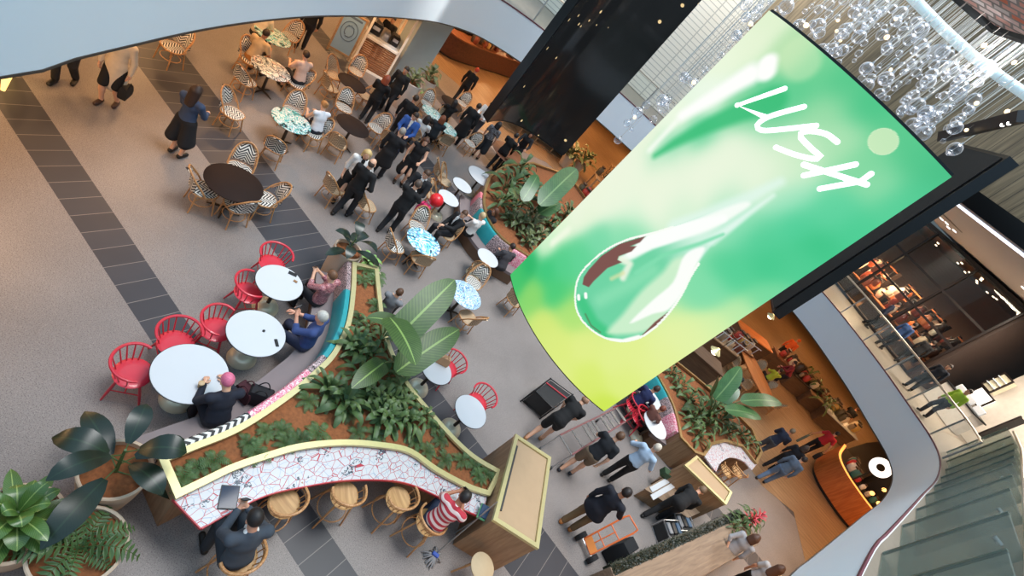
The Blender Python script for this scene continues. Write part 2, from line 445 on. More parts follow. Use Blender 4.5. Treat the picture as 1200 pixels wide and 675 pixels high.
    if shirt is not None:
        V, Q = field_mesh([('c', T3(up(0, .075, .50)), T3(up(0, .108, .36)), .045, .028, .02), ('c', T3(up(0, .108, .36)), T3(up(0, .112, .24)), .028, .015, .02), ('c', T3(up(-.045, .0, .525)), T3(up(.045, .0, .525)), .038, .038, .02)], min(res, .015))
        obj('shirt_collar', np_mesh('collar', V, Q, [cloth(shirt)]), root)
    g = .018; P = [('e', T3(pel), (.15 + g, .10 + g, .12), None, .03), ('c', T3(pel), T3(pel.lerp(ab, .5)), .128, .125, .03)]
    if bottom == 'trousers' or bottom == 'shorts':
        for q in (-1, 1):
            e = 1.0 if bottom == 'trousers' else .9
            P += [('c', T3(hip[q]), T3(hip[q].lerp(kn[q], e)), .102, .076 if bottom == 'trousers' else .092, .03)]
            if bottom == 'trousers': P += [('c', T3(kn[q]), T3(kn[q].lerp(an[q], .96)), .075, .062, .02)]
    else:
        L = dict(skirt=.42, dress=.46, longskirt=.6)[bottom]
        if sit: P += [('c', T3(hip[q]), T3(kn[q]), .105, .09, .05) for q in (-1, 1)] + [('c', T3(pel), T3((kn[1] + kn[-1]) / 2), .12, .1, .05)]
        else:
            P += [('c', T3(hip[q]), T3(hip[q] + Vector((.05 * q, o, -L))), .11, .13, .05) for q in (-1, 1) for o in (-.05, .05)]
    V, Q = field_mesh(P, res)
    obj({'skirt': 'skirt', 'dress': 'skirt', 'longskirt': 'skirt', 'shorts': 'shorts'}.get(bottom, 'trousers'), np_mesh('bottom', V, Q, [cloth(bot)]), root)
    for q in (-1, 1):
        P = [('c', T3(an[q] - Vector((0, .03, .045))), T3(toe[q] + Vector((0, .015, 0))), .047, .041, .02)]
        if sock: P += [('c', T3(an[q] + Vector((0, 0, -.03))), T3(an[q].lerp(kn[q], .35)), .05, .058, .02)]
        V, Q = field_mesh(P, max(res * .9, .0125), [((0, 0, .002), (0, 0, 1))])
        obj('boot' if sock else 'shoe', np_mesh('shoe', V, Q, [mat('leather_%d_%d_%d' % shoe, shoe, .45)]), root)
    if hair:
        P = [('e', T3(H(0, -.012, .032)), (.086, .102, .104), MH, .02)]
        cut = [(T3(H(0, .075, .055)), tuple(RH @ Vector((0, -.62, .78))))]
        if hair == 'bald': cut = [(T3(H(0, -.02, .0)), tuple(RH @ Vector((0, -.9, -.3))))]; P = [('e', T3(H(0, -.01, .0)), (.083, .099, .09), MH, .02)]
        if hair in ('long', 'bob'):
            L = .30 if hair == 'long' else .13
            P += [('c', T3(H(.05 * q, -.055, .0)), T3(H(.06 * q, -.075, -L)), .058, .05, .05) for q in (-1, 1)] + [('c', T3(H(0, -.07, .0)), T3(H(0, -.09, -L)), .06, .05, .05)]
            cut = [(T3(H(0, .06, .04)), tuple(RH @ Vector((0, -.85, .42))))]
        if hair == 'bun': P += [('e', T3(H(0, -.10, .08)), (.05, .045, .05), MH, .015)]
        V, Q = field_mesh(P, min(res, .016), cut)
        obj('hair', np_mesh('hair', V, Q, [mat('hair_%d_%d_%d' % hc, hc, .55, var=.3, vs=40)]), root)
    root['_j'] = [list(wr[q] + hn[q] * .1) for q in (-1, 1)]
    HANDPOS[label] = [root, {q: wr[q] + hn[q] * .1 for q in (-1, 1)}, rz, s]
    del root['_j']
    return root
HANDPOS = {}
def hand_of(label, q):
    r, d, rz, s = HANDPOS[label]; return Vector(r.location) + Matrix.Rotation(rz, 3, 'Z') @ (d[q] * s)
# ------------------------------------------------------------ setting
def floor_mat():
    t = NT('floor_stone'); co, (x, y, z) = t.xyz()
    n1 = t.n('ShaderNodeTexNoise', i_Scale=75., i_Detail=2.); n2 = t.n('ShaderNodeTexNoise', i_Scale=.8, i_Detail=3.)
    vo = t.n('ShaderNodeTexVoronoi', i_Scale=42.); [t.l(co, q.inputs['Vector']) for q in (n1, n2, vo)]
    base = t.mix(n2.outputs['Fac'], lin((120, 113, 110)), lin((147, 140, 136)))
    sp = t.math('GREATER_THAN', n1.outputs['Fac'], .58); base = t.mix(t.math('MULTIPLY', sp, .55), base, lin((72, 64, 62)))
    sl = t.math('LESS_THAN', vo.outputs['Distance'], .22); base = t.mix(t.math('MULTIPLY', sl, .35), base, lin((176, 168, 162)))
    bands = [(3.38, 3.97), (6.15, 7.45), (12.68, 13.42), (17.0, 18.0)]
    dk = t.mix(n2.outputs['Fac'], lin((56, 56, 61)), lin((78, 77, 81)))
    tile = t.math('MULTIPLY', x, 1 / .36)
    br = t.n('ShaderNodeTexWhiteNoise', noise_dimensions='1D'); t.l(t.math('FLOOR', tile), br.inputs['W'])
    dk = t.mix(t.math('MULTIPLY', br.outputs['Value'], .35), dk, lin((52, 51, 54)))
    j = t.math('LESS_THAN', t.math('FRACT', tile), .03); dk = t.mix(j, dk, lin((128, 122, 118)))
    c = base
    for a, b in bands:
        m = t.math('MULTIPLY', t.math('GREATER_THAN', y, a), t.math('LESS_THAN', y, b)); c = t.mix(m, c, dk)
    t.col(c); t.b.inputs['Roughness'].default_value = .42; t.b.inputs['Specular IOR Level'].default_value = .35
    return t.m
M_white = mat('bulkhead_white', (236, 247, 255), .45, var=.015, vs=1.)
M_black = mat('black_steel', (16, 17, 19), .4, var=.1)
M_brass = mat('brass', (206, 194, 142), .34, .45, var=.08, vs=20)
M_oak = wood('oak', (176, 146, 112), (150, 120, 90), 0, 3.)
M_oakv = wood('oak_upright', (166, 134, 102), (140, 109, 80), 2, 3.)
fl = MB(); S = 55
fl.add([(-S, -12, 0), (S, -12, 0), (S, 60, 0), (-S, 60, 0)], [(0, 1, 2, 3)])
struct(fl.build('floor', floor_mat(), None, smooth=False))
wf = [at(*p) for p in [(815, 425), (850, 505), (893, 569), (930, 600), (943, 655)]]
tb = MB(); tb.prism([(p.x, p.y) for p in wf] + [(16, 10), (38, 14), (38, 50), (4, 50)], .0, .004)
o = tb.build('floor_timber', wood('timber_floor', (164, 134, 102), (138, 108, 78), 0, 2., .4, plank=.22), None, False); struct(o)
wf2 = [at(*p) for p in [(470, 55), (512, 78), (538, 100), (560, 150), (600, 172), (640, 190), (690, 235)]]
tb = MB(); tb.prism([(p.x, p.y) for p in wf2] + [(2, 50), (-40, 50), (-40, 20)], .0, .004)
o = tb.build('floor_timber', MATS['timber_floor'], None, False); struct(o)

ZB, ZT = 3.04, 4.5
vl = [at(*p, ZB) for p in [(0, 91), (75, 72), (150, 54), (230, 36), (300, 25), (370, 19), (430, 19), (480, 22), (520, 28), (560, 42), (600, 66), (618, 79)]]
vr = [at(*p, ZB) for p in [(918, 352), (950, 392), (990, 450), (1020, 500), (1040, 535), (1046, 560), (1036, 584), (1010, 606), (975, 635), (944, 660), (928, 673)]]
loop = [Vector((-5.1, -.2)), ] + [p.to_2d() for p in vl] + [Vector(p) for p in ((-7.0, 21.5), (-4.75, 22.7), (-1.5, 24.3), (2.0, 25.3))] + [p.to_2d() for p in vr] + [Vector(p) for p in ((4.7, 6.4), (3.7, 3.6), (3.1, .6), (2.9, -3), (-1, -3.6), (-4.3, -2.6))]
VOID = smooth_line(loop + [loop[0]], 161)[:-1]
VC = Vector((0, 12)); OUT = [VC + (p - VC).normalized() * 44 for p in VOID]
def ringsolid(A, B, z0, z1, name, m):
    b = MB(); b.loft([[(a.x, a.y, z0), (q.x, q.y, z0), (q.x, q.y, z1), (a.x, a.y, z1)] for a, q in zip(A, B)], True, False, True)
    o = b.build(name, m, None, True, .5); return struct(o)
def outward(P, d):
    return [p + (p - VC).normalized() * d for p in P]
ringsolid(VOID, outward(VOID, .05), ZB, ZT, 'trim_1', M_white)
ringsolid(outward(VOID, .05), OUT, ZB + .02, ZB + .25, 'ceiling', mat('ceiling_cream', (205, 190, 170), .8))
ringsolid(outward(VOID, .05), OUT, ZT - .2, ZT - .02, 'floor_upper', mat('upper_floor', (150, 138, 124), .35))
ringsolid(outward(VOID, -.01), outward(VOID, .025), ZT - .03, ZT + .015, 'trim_6', mat('plum_edge', (110, 62, 72), .5)); e = outward(VOID, -.012); ringsolid(e, outward(VOID, .05), ZB - .02, ZB + .015, 'trim_2', mat('shadow_gap', (70, 60, 52), .6))
OW = [VC + (p - VC).normalized() * 40 for p in VOID]
for nm, z0, z1, c in (('wall_ground', 0, ZB, (84, 74, 66)), ('wall_upper', ZT, 14, (150, 140, 128))):
    ringsolid(OW, [VC + (p - VC).normalized() * 40.3 for p in VOID], z0, z1, nm, mat(nm + '_paint', c, .7))

# upper level: soffit, light strip, board wall
ZS = 9.45
A, Bq = at(1115, 235, ZS).to_2d(), at(1200, 300, ZS).to_2d(); dv = (Bq - A).normalized(); nv = Vector((-dv.y, dv.x))
if nv.dot(Vector((1, 1))) < 0: nv = -nv
W0, W1 = A - dv * 7, A + dv * 9
def plank(P, Q, d0, d1, z0, z1, name, m):
    b = MB(); n2 = nv
    b.prism([P + n2 * d0, Q + n2 * d0, Q + n2 * d1, P + n2 * d1], z0, z1); o = b.build(name, m, None, False); return struct(o)
plank(W0, W1, 0, 24, ZS, ZS + .25, 'ceiling_soffit', mat('soffit_taupe', (226, 212, 200), .6, var=.03))
plank(W0, W1, -.02, .22, ZS + .0, ZS + .05, 'trim_3', mat('strip_glow', (232, 238, 255), .4, emit=1.6, var=0))
plank(W0, W1, -.45, .0, ZS + .04, ZS + .5, 'trim_4', M_black)
plank(W0, W1, -.25, .1, ZS + .5, 18, 'wall_right', wood('grey_boards', (150, 130, 100), (108, 92, 70), 2, 1.6, .6, plank=.22))
def mesh_wall():
    t = NT('shutter_wall'); co, (x, y, z) = t.xyz()
    a = t.math('LESS_THAN', t.math('FRACT', t.math('MULTIPLY', z, 5.)), .18); b = t.math('LESS_THAN', t.math('FRACT', t.math('MULTIPLY', x, 1.25)), .06)
    n = t.n('ShaderNodeTexNoise', i_Scale=.35); t.l(co, n.inputs['Vector'])
    c = t.mix(n.outputs['Fac'], lin((232, 222, 204)), lin((246, 240, 228))); c = t.mix(t.math('MULTIPLY', t.math('MAXIMUM', a, b), .6), c, lin((150, 146, 138)))
    t.col(c); t.b.inputs['Roughness'].default_value = .55; return t.m
b = MB(); b.prism([Vector((-26, 17)), Vector((1, 29.5)), Vector((.9, 29.8)), Vector((-26.1, 17.4))], ZT, 18); struct(b.build('wall_left', mesh_wall(), None, False))
b = MB(); b.prism([Vector((-5.6, 25.2)), Vector((6, 24.2)), Vector((6.1, 24.6)), Vector((-5.5, 25.6))], ZS, 18); struct(b.build('wall_back', MATS['grey_boards'], None, False))
# far balustrade panes and right balustrade
def glassmat(name, tint=(.86, .95, .92), refl=.16, rough=.02, k=.55):
    if name in MATS: return MATS[name]
    t = NT(name); tr = t.n('ShaderNodeBsdfTransparent'); tr.inputs[0].default_value = (*tint, 1)
    gl = t.n('ShaderNodeBsdfGlossy'); gl.inputs['Roughness'].default_value = rough; gl.inputs[0].default_value = (.95, 1, .98, 1)
    lw = t.n('ShaderNodeLayerWeight', i_Blend=.35); f = t.math('ADD', t.math('MULTIPLY', lw.outputs['Facing'], k), refl)
    mx = t.n('ShaderNodeMixShader'); t.l(f, mx.inputs[0]); t.l(tr.outputs[0], mx.inputs[1]); t.l(gl.outputs[0], mx.inputs[2]); t.l(mx.outputs[0], t.o.inputs[0])
    MATS[name] = t.m; return t.m
M_glass = glassmat('clear_glass', (.97, .985, .975), refl=.015, k=.16)
def finmat():
    t = NT('green_glass'); tr = t.n('ShaderNodeBsdfTransparent'); tr.inputs[0].default_value = (.77, .82, .79, 1)
    df = t.n('ShaderNodeBsdfDiffuse'); df.inputs[0].default_value = (*lin((160, 166, 160)), 1); gl = t.n('ShaderNodeBsdfGlossy'); gl.inputs['Roughness'].default_value = .15; gl.inputs[0].default_value = (.8, .9, .88, 1)
    a = t.n('ShaderNodeMixShader'); a.inputs[0].default_value = .12; t.l(df.outputs[0], a.inputs[1]); t.l(gl.outputs[0], a.inputs[2])
    b = t.n('ShaderNodeMixShader'); b.inputs[0].default_value = .26; t.l(tr.outputs[0], b.inputs[1]); t.l(a.outputs[0], b.inputs[2]); t.l(b.outputs[0], t.o.inputs[0]); return t.m
M_fin = finmat()
M_chrome = mat('brushed_steel', (190, 192, 194), .28, .9, var=.05)
def balustrade(i0, i1, label, top=1.12, step=4):
    P = outward(VOID, .16); t = thing('glass_balustrade', label, 'balustrade', (P[i0].x, P[i0].y, ZT)); o3 = Vector((P[i0].x, P[i0].y, 0))
    ids = list(range(i0, i1 + 1, step))
    for a, c in zip(ids, ids[1:]):
        p, q = P[a], P[c]; d = (q - p).normalized(); g = MB(); m = (p + q) / 2
        g.box(Vector((m.x, m.y, top / 2)) - o3, ((q - p).length - .03, .018, top - .06), math.atan2(d.y, d.x)); g.build('glass_pane', M_glass, t, False)
    for a in ids:
        g = MB(); p = P[a]; g.box(Vector((p.x, p.y, top / 2)) - o3, (.05, .05, top), 0, ch=.008); g.build('post', M_chrome, t)
    g = MB(); g.tube([Vector((P[k].x, P[k].y, top)) - o3 for k in range(i0, i1 + 1)], .035, 8); g.build('handrail', mat('rail_steel', (205, 195, 178), .3, .6), t)
    return t
def near_i(u, v, z): 
    q = at(u, v, z).to_2d(); return min(range(len(VOID)), key=lambda i: (VOID[i] - q).length)
i_a = near_i(955, 338, ZT); i_b = near_i(1104, 540, ZT); i_l = near_i(640, 20, ZT); i_far = near_i(757, 125, ZT)
balustrade(i_a, i_b, 'steel-framed glass balustrade on the white bulkhead before the upper shop', step=3)
balustrade(i_l - 3, i_far + 1, 'glass balustrade on the far white bulkhead left of the green screen', step=3)
# near right: shingled glass fins clamped to an upper rail
P = outward(VOID, .35); path = [Vector((P[k].x, P[k].y)) for k in range(i_b + 1, i_b + 42)]
FPTS = [at(*q, ZT).to_2d() for q in [(1113, 536), (1113, 547), (1112, 558), (1107, 568), (1100, 579), (1091, 592), (1080.5, 611), (1065, 635), (1042, 672), (1008, 725), (960, 800)]]; t0 = thing('glass_fin_screen', 'row of overlapping greenish glass fins on the near right balcony edge', 'glass screen', (FPTS[0].x, FPTS[0].y, ZT)); o3 = Vector((FPTS[0].x, FPTS[0].y, 0))
for k in range(10):
    p, q = FPTS[k], FPTS[k + 1]; d = (q - p).normalized(); m = (p + q) / 2; Lh = (q - p).length
    g = MB(); g.box(Vector((m.x, m.y, .9)) - o3, (Lh * 1.32, .03, 1.8), math.atan2(d.y, d.x) + .16, ch=.004); gf = g.build('glass_fin', M_fin, t0, False); g = MB(); ra = math.atan2(d.y, d.x) + .16; ed = Vector((math.cos(ra), math.sin(ra), 0)) * (Lh * .66); g.box(Vector((m.x, m.y, .9)) - o3 - ed, (.05, .036, 1.8), ra); g.build('polished_edge', mat('edge_green', (84, 104, 94), .3), gf, False)
    g = MB(); c = Vector((q.x, q.y, 1.5)) - o3; nn = Vector((-d.y, d.x, 0)); g.tube([c - nn * .06, c + nn * .06], .035, 10); g.tube([c, c + Vector((d.x, d.y, 0)) * .12], .018, 8); g.build('clamp', M_chrome, t0)
g = MB(); g.tube([Vector((p.x, p.y, 1.86)) - o3 for p in FPTS], .04, 8); g.build('handrail', MATS['rail_steel'], t0)

# upper shop behind the right balustrade
gb0, gb1 = at(974, 326, ZT).to_2d(), at(1062, 437, ZT).to_2d(); gh = hgt((974, 326), (1081, 257), ZT); gh = min(gh, ZS)
gd = (gb1 - gb0).normalized(); gn = Vector((-gd.y, gd.x)); gn = gn if gn.dot(gb0 - VC) > 0 else -gn; gb0 = gb0 - gd * 9; GL = (gb1 - gb0).length
def sh3(a, d, z): q = gb0 + gd * a + gn * d; return Vector((q.x, q.y, z))
grz = math.atan2(gd.y, gd.x)
dkb = mat('shop_dark', (62, 44, 34), .5); cop = mat('copper_shelf', (190, 110, 60), .4, .3)
def shbox(name, a0, a1, d0, d1, z0, z1, m, parent=None, st=True):
    b = MB(); b.box(sh3((a0 + a1) / 2, (d0 + d1) / 2, (z0 + z1) / 2), (a1 - a0, d1 - d0, z1 - z0), grz); o = b.build(name, m, parent, False)
    return struct(o) if st else o
shbox('wall_shop_back', 0, GL, 8, 8.2, ZT, gh, mat('shop_back', (96, 62, 40), .6)); shbox('wall_shop_side', GL, GL + .2, 0, 8, ZT, gh, mat('shop_side', (58, 42, 34), .6))
shbox('ceiling_shop', 0, GL, .05, 8, gh - .1, gh, dkb); shbox('floor_shop', 0, GL, .05, 8, ZT - .02, ZT + .01, mat('shop_floor', (150, 112, 78), .4))
wn = MB(); wn.box(sh3(GL / 2, 0, gh + .05), (GL, .16, .14), grz); wn.box(sh3(GL / 2, 0, ZT + .05), (GL, .14, .1), grz)
for zz in (.42, .68): wn.box(sh3(GL / 2, 0, ZT + (gh - ZT) * zz), (GL, .1, .1), grz)
nm = int(GL / 2.2)
for k in range(nm + 1): wn.box(sh3(GL * k / nm, 0, (ZT + gh) / 2), (.1, .12, gh - ZT), grz)
w = struct(wn.build('window_1', mat('bronze_frame', (38, 28, 24), .4), None, False))
g = MB(); g.box(sh3(GL / 2, -.01, (ZT + gh) / 2), (GL, .01, gh - ZT), grz); obj('glass_pane', g.mesh('pane', M_glass, False), w)
# green-lit screens of the ring
ZS0 = 3.0
sl_, sr_, sm_ = at(598, 322, ZS0).to_2d(), at(708, 482, ZS0).to_2d(), at(640, 411, ZS0).to_2d()
def circ(a, b, c):
    d = 2 * (a.x * (b.y - c.y) + b.x * (c.y - a.y) + c.x * (a.y - b.y)); A, B, D = a.length_squared, b.length_squared, c.length_squared
    return Vector(((A * (b.y - c.y) + B * (c.y - a.y) + D * (a.y - b.y)) / d, (A * (c.x - b.x) + B * (a.x - c.x) + D * (b.x - a.x)) / d))
sc_ = circ(sl_, sm_, sr_); sR = (sl_ - sc_).length
a0 = math.atan2(sl_.y - sc_.y, sl_.x - sc_.x); a1 = math.atan2(sr_.y - sc_.y, sr_.x - sc_.x)
if a1 < a0: a1 += 2 * PI
ZS1 = (hgt((598, 322), (905, 12), ZS0) + hgt((708, 482), (1117, 213), ZS0)) / 2
SW, SH = sR * (a1 - a0), ZS1 - ZS0
def spt(s, t, d=0.):
    a = a0 + (a1 - a0) * s; return Vector((sc_.x + math.cos(a) * (sR + d), sc_.y + math.sin(a) * (sR + d), ZS0 + SH * t))
def st(u, v):
    """where on the screen's own width and height a picture detail sits (metres)"""
    d = MC.T @ np.array([u - 600, v - 337.5, FP]); d = Vector(d.tolist()); e = Vector((0, 0, HC))
    A = d.x ** 2 + d.y ** 2; ox, oy = e.x - sc_.x, e.y - sc_.y; Bq_ = ox * d.x + oy * d.y; Cq = ox * ox + oy * oy - sR * sR
    D = Bq_ * Bq_ - A * Cq
    if D < 0:
        n = ((sl_ + sr_) / 2 - e.to_2d()); k = n.dot((sl_ + sr_) / 2) / (d.x * n.x + d.y * n.y)
    else: k = (-Bq_ - math.sqrt(D)) / A
    p = e + d * k; a = math.atan2(p.y - sc_.y, p.x - sc_.x)
    while a < a0 - PI: a += 2 * PI
    while a > a0 + PI: a -= 2 * PI
    return ((a - a0) / (a1 - a0) * SW, p.z - ZS0)
SAMP = [((905, 20), (226, 243, 208)), ((880, 50), (232, 245, 214)), ((850, 70), (236, 248, 220)), ((930, 60), (190, 228, 178)), ((960, 75), (120, 212, 152)), ((985, 95), (84, 200, 138)), ((1020, 125), (76, 198, 136)),
        ((1060, 160), (90, 202, 142)), ((1100, 205), (72, 190, 132)), ((1080, 225), (84, 204, 148)), ((1035, 215), (150, 222, 172)), ((960, 130), (160, 222, 170)), ((985, 165), (176, 228, 180)), ((935, 180), (200, 236, 196)),
        ((905, 150), (110, 208, 150)), ((870, 130), (130, 214, 160)), ((900, 120), (84, 202, 140)), ((940, 110), (90, 204, 142)), ((820, 160), (90, 206, 146)), ((790, 172), (120, 214, 164)), ((772, 180), (150, 222, 180)),
        ((830, 110), (238, 250, 232)), ((790, 140), (240, 250, 228)), ((760, 165), (238, 247, 222)), ((730, 200), (238, 246, 222)), ((760, 220), (238, 247, 222)), ((820, 205), (238, 247, 224)), ((870, 200), (232, 246, 220)), ((700, 225), (238, 246, 220)),
        ((690, 250), (232, 246, 216)), ((740, 250), (226, 246, 218)), ((800, 240), (214, 242, 212)), ((850, 235), (180, 234, 198)), ((660, 262), (226, 246, 212)), ((640, 285), (214, 244, 206)), ((700, 280), (120, 218, 168)), ((735, 270), (130, 222, 172)),
        ((620, 310), (40, 182, 104)), ((608, 325), (70, 196, 108)), ((640, 318), (60, 200, 124)), ((660, 310), (84, 208, 140)), ((680, 300), (96, 212, 150)), ((650, 345), (74, 204, 122)), ((625, 345), (140, 216, 110)), ((665, 370), (176, 228, 120)), ((640, 380), (214, 234, 122)),
        ((660, 410), (222, 238, 128)), ((690, 440), (218, 238, 116)), ((706, 476), (206, 232, 84)), ((730, 450), (222, 240, 130)), ((760, 430), (228, 242, 150)), ((800, 400), (228, 243, 166)), ((840, 385), (214, 242, 172)), ((870, 370), (190, 236, 172)), ((740, 415), (226, 241, 146)),
        ((830, 340), (130, 222, 170)), ((860, 320), (84, 208, 150)), ((900, 310), (70, 202, 142)), ((940, 310), (80, 206, 148)), ((900, 350), (120, 218, 160)), ((960, 290), (62, 198, 136)), ((1000, 270), (76, 206, 148)), ((1050, 240), (86, 208, 152)), ((980, 250), (96, 212, 160)), ((930, 260), (74, 206, 150)), ((890, 280), (80, 206, 150)),
        ((920, 235), (170, 232, 196)), ((870, 262), (140, 224, 180)), ((1015, 190), (130, 216, 160)), ((1070, 190), (80, 198, 138))]
SAMP += [(p, (238, 247, 223)) for p in ((690, 236), (715, 215), (745, 205), (750, 190), (775, 190), (780, 205), (790, 225), (800, 185), (830, 185), (840, 215), (860, 178), (880, 215), (890, 172), (845, 200), (730, 235), (765, 235), (705, 240), (675, 252), (820, 222), (900, 198))] + [((915, 172), (220, 241, 208)), ((915, 200), (214, 240, 206)), ((860, 228), (205, 238, 208)), ((660, 440), (224, 239, 134)), ((680, 410), (226, 240, 140)), ((720, 425), (226, 241, 144)), ((685, 455), (216, 236, 110)), ((650, 395), (220, 237, 130)), ((740, 440), (224, 240, 136)), ((780, 415), (228, 242, 158)), ((820, 395), (226, 243, 168))]
SP = np.array([st(*p) for p, c in SAMP]); SC = np.array([c for p, c in SAMP], float)
def poly_d(P, L):
    L = np.array(L); best = np.full(len(P), 9.); par = np.zeros(len(P)); n = len(L) - 1
    for i in range(n):
        a, b = L[i], L[i + 1]; ba = b - a; h = np.clip(((P - a) @ ba) / (ba @ ba), 0, 1); d = np.linalg.norm(P - a - h[:, None] * ba, axis=1)
        m = d < best; best[m] = d[m]; par[m] = (i + h[m]) / n
    return best, par
def inside(P, L):
    L = np.array(L); r = np.zeros(len(P), bool); n = len(L)
    for i in range(n):
        a, b = L[i], L[(i + 1) % n]; c = ((a[1] > P[:, 1]) != (b[1] > P[:, 1])) & (P[:, 0] < (b[0] - a[0]) * (P[:, 1] - a[1]) / (b[1] - a[1] + 1e-12) + a[0]); r ^= c
    return r
ss = lambda x: np.clip(x, 0, 1) ** 2 * (3 - 2 * np.clip(x, 0, 1))
def picture(P):
    D2_ = ((P[:, None, :] - SP[None]) ** 2).sum(-1); w = np.exp(-D2_ / (2 * .16 ** 2)) + 2e-3 / (D2_ + .05) ** 2; c = (w @ SC) / w.sum(1)[:, None]
    def over(m, rgb): 
        nonlocal c; m = m[:, None]; c = c * (1 - m) + np.array(rgb) * m
    S_ = lambda q: [st(*p) for p in q]
    def stroke(q, r, rgb, soft, k=1.):
        d, t = poly_d(P, S_(q)); rr = r if not callable(r) else r(t); over(ss((rr - d) / soft + .5) * k, rgb)
    stroke([(905, 118), (870, 130), (828, 148), (790, 168), (768, 182)], lambda t: .17 - .13 * t, (58, 190, 120), .14, .85)
    stroke([(878, 88), (845, 108), (800, 135)], lambda t: .15 - .06 * t, (255, 255, 252), .16)
    stroke([(790, 145), (762, 175)], .05, (252, 255, 246), .12, .8)
    stroke([(900, 74), (898, 84)], .12, (255, 255, 252), .10)
    stroke([(935, 62), (940, 75)], .2, (205, 236, 188), .12, .5)
    stroke([(665, 270), (648, 284)], .07, (242, 250, 228), .14, .9)
    X = lambda L: [(650 + x / 3.75, 240 + y / 3.75) for x, y in L]
    def area_(q, rgb, k=1., soft=None, sm=True):
        L = S_(smooth2(X(q)) if sm else X(q)); mm = inside(P, L); d, _ = poly_d(P, L + [L[0]]); s_ = np.where(mm, d, -d)
        over(ss(s_ / (soft or .02) + .5) * k, rgb); return s_
    stroke(X([(990, -100), (850, -30), (740, 20), (640, 70), (540, 110)]), lambda t: .05 + .10 * t, (226, 248, 236), .12, .8)
    stroke(X([(960, -40), (850, 40), (760, 110), (690, 160)]), lambda t: .02 + .04 * t, (236, 252, 244), .08, .8)
    OUT_ = [(850, 60), (760, 125), (690, 185), (640, 250), (600, 310), (560, 390), (510, 465), (440, 540), (370, 585), (290, 600), (210, 580), (140, 530), (100, 470), (90, 400), (105, 320), (160, 250), (240, 190), (330, 150), (430, 125), (540, 90), (640, 50), (760, 0), (900, -60), (990, -100), (1000, -80)]
    L = S_(smooth2(X(OUT_))); m = inside(P, L); dd_, _ = poly_d(P, L + [L[0]]); sd = np.where(m, dd_, -dd_)
    g0, g1 = [np.array(st(*p)) for p in X([(250, 400), (990, -90)])]; ax_ = ((P - g0) @ (g1 - g0)) / ((g1 - g0) @ (g1 - g0)); over(ss(sd / .02 + .5) * (1 - ss((ax_ - .35) / .4)), (112, 212, 164)); over(ss(sd / .05 + .3) * ss((ax_ - .3) / .3) * (1 - ss((ax_ - .55) / .45)) * .75, (230, 249, 240))
    def inn(fn, *a, **k):
        nonlocal c; old = c.copy(); fn(*a, **k); c = np.where(m[:, None], c, old)
    inn(stroke, X([(120, 430), (170, 520), (230, 570)]), .10, (70, 200, 134), .14); inn(stroke, X([(200, 420), (330, 350), (430, 290)]), .10, (134, 222, 176), .2)
    inn(area_, [(300, 480), (380, 380), (470, 300), (530, 235), (620, 230), (610, 300), (510, 460), (420, 550), (300, 570), (230, 560)], (214, 242, 208), .9, .12)
    inn(area_, [(660, 190), (620, 270), (560, 390), (500, 460), (430, 480), (330, 520), (430, 420), (520, 340), (560, 240), (600, 200)], (255, 255, 252), .95, .05)
    inn(area_, [(350, 190), (430, 135), (640, 58), (820, -10), (860, 0), (800, 45), (680, 112), (540, 158), (430, 196), (330, 245), (285, 232)], (250, 254, 248), .92, .07)
    inn(stroke, X([(330, 215), (420, 160), (540, 120), (740, 60)]), lambda t: .05 + .06 * np.sin(t * PI), (253, 255, 252), .06); inn(stroke, X([(290, 240), (330, 260), (300, 320)]), .05, (240, 246, 226), .08, .9)
    inn(stroke, X([(360, 300), (480, 220), (640, 170), (740, 130)]), lambda t: .035 - .015 * t, (130, 222, 176), .05, .9)
    inn(stroke, X([(250, 325), (300, 300)]), .03, (226, 226, 170), .06, .7)
    inn(area_, [(122, 350), (128, 318), (150, 285), (205, 225), (285, 172), (400, 137), (375, 165), (332, 182), (360, 182), (338, 205), (282, 226), (276, 242), (296, 252), (232, 278), (172, 335), (150, 362)], (126, 84, 78), 1., .02, False)
    inn(area_, [(500, 470), (492, 500), (440, 545), (372, 583), (400, 556), (440, 515)], (124, 82, 74), 1., .02, False); inn(stroke, X([(135, 480), (160, 530), (200, 560)]), .012, (90, 120, 84), .03, .8)
    inn(stroke, X([(160, 560), (220, 590), (300, 598), (370, 580)]), .03, (255, 255, 250), .04)
    for q_ in ((105, 400), (136, 392)): inn(stroke, X([q_, (q_[0] + 1, q_[1] + 14)]), .028, (255, 255, 252), .02)
    over(((np.abs(sd) < .016) & (ax_ < .5)) * 1., (250, 254, 246))
    q = np.array(st(1035, 166)); e = np.sqrt(((P[:, 0] - q[0]) / .155) ** 2 + ((P[:, 1] - q[1]) / .135) ** 2); over(ss((1.04 - e) / .08) * .85, (214, 238, 194)); over(ss((.05 - np.abs(e - .97)) / .05) * .5, (236, 248, 216))
    return c
def smooth2(q):
    n = len(q); o = []
    for i in range(n):
        a, b, c_, d = [np.array(q[(i + k - 1) % n], float) for k in range(4)]
        for k in range(4):
            t = k / 4; o.append(tuple(.5 * (2 * b + (c_ - a) * t + (2 * a - 5 * b + 4 * c_ - d) * t * t + (3 * b - a - 3 * c_ + d) * t ** 3)))
    return o
lcd = thing('led_screen', 'huge curved upright screen showing a green water drop and white lettering', 'screen', (sc_.x, sc_.y, 0))
ol = Vector((sc_.x, sc_.y, 0))
nx, ny = 280, 520; vs = [spt(i / nx, j / ny) - ol for j in range(ny + 1) for i in range(nx + 1)]
fs = [(j * (nx + 1) + i, j * (nx + 1) + i + 1, (j + 1) * (nx + 1) + i + 1, (j + 1) * (nx + 1) + i) for j in range(ny) for i in range(nx)]
me = bpy.data.meshes.new('display'); me.from_pydata(vs, [], fs)
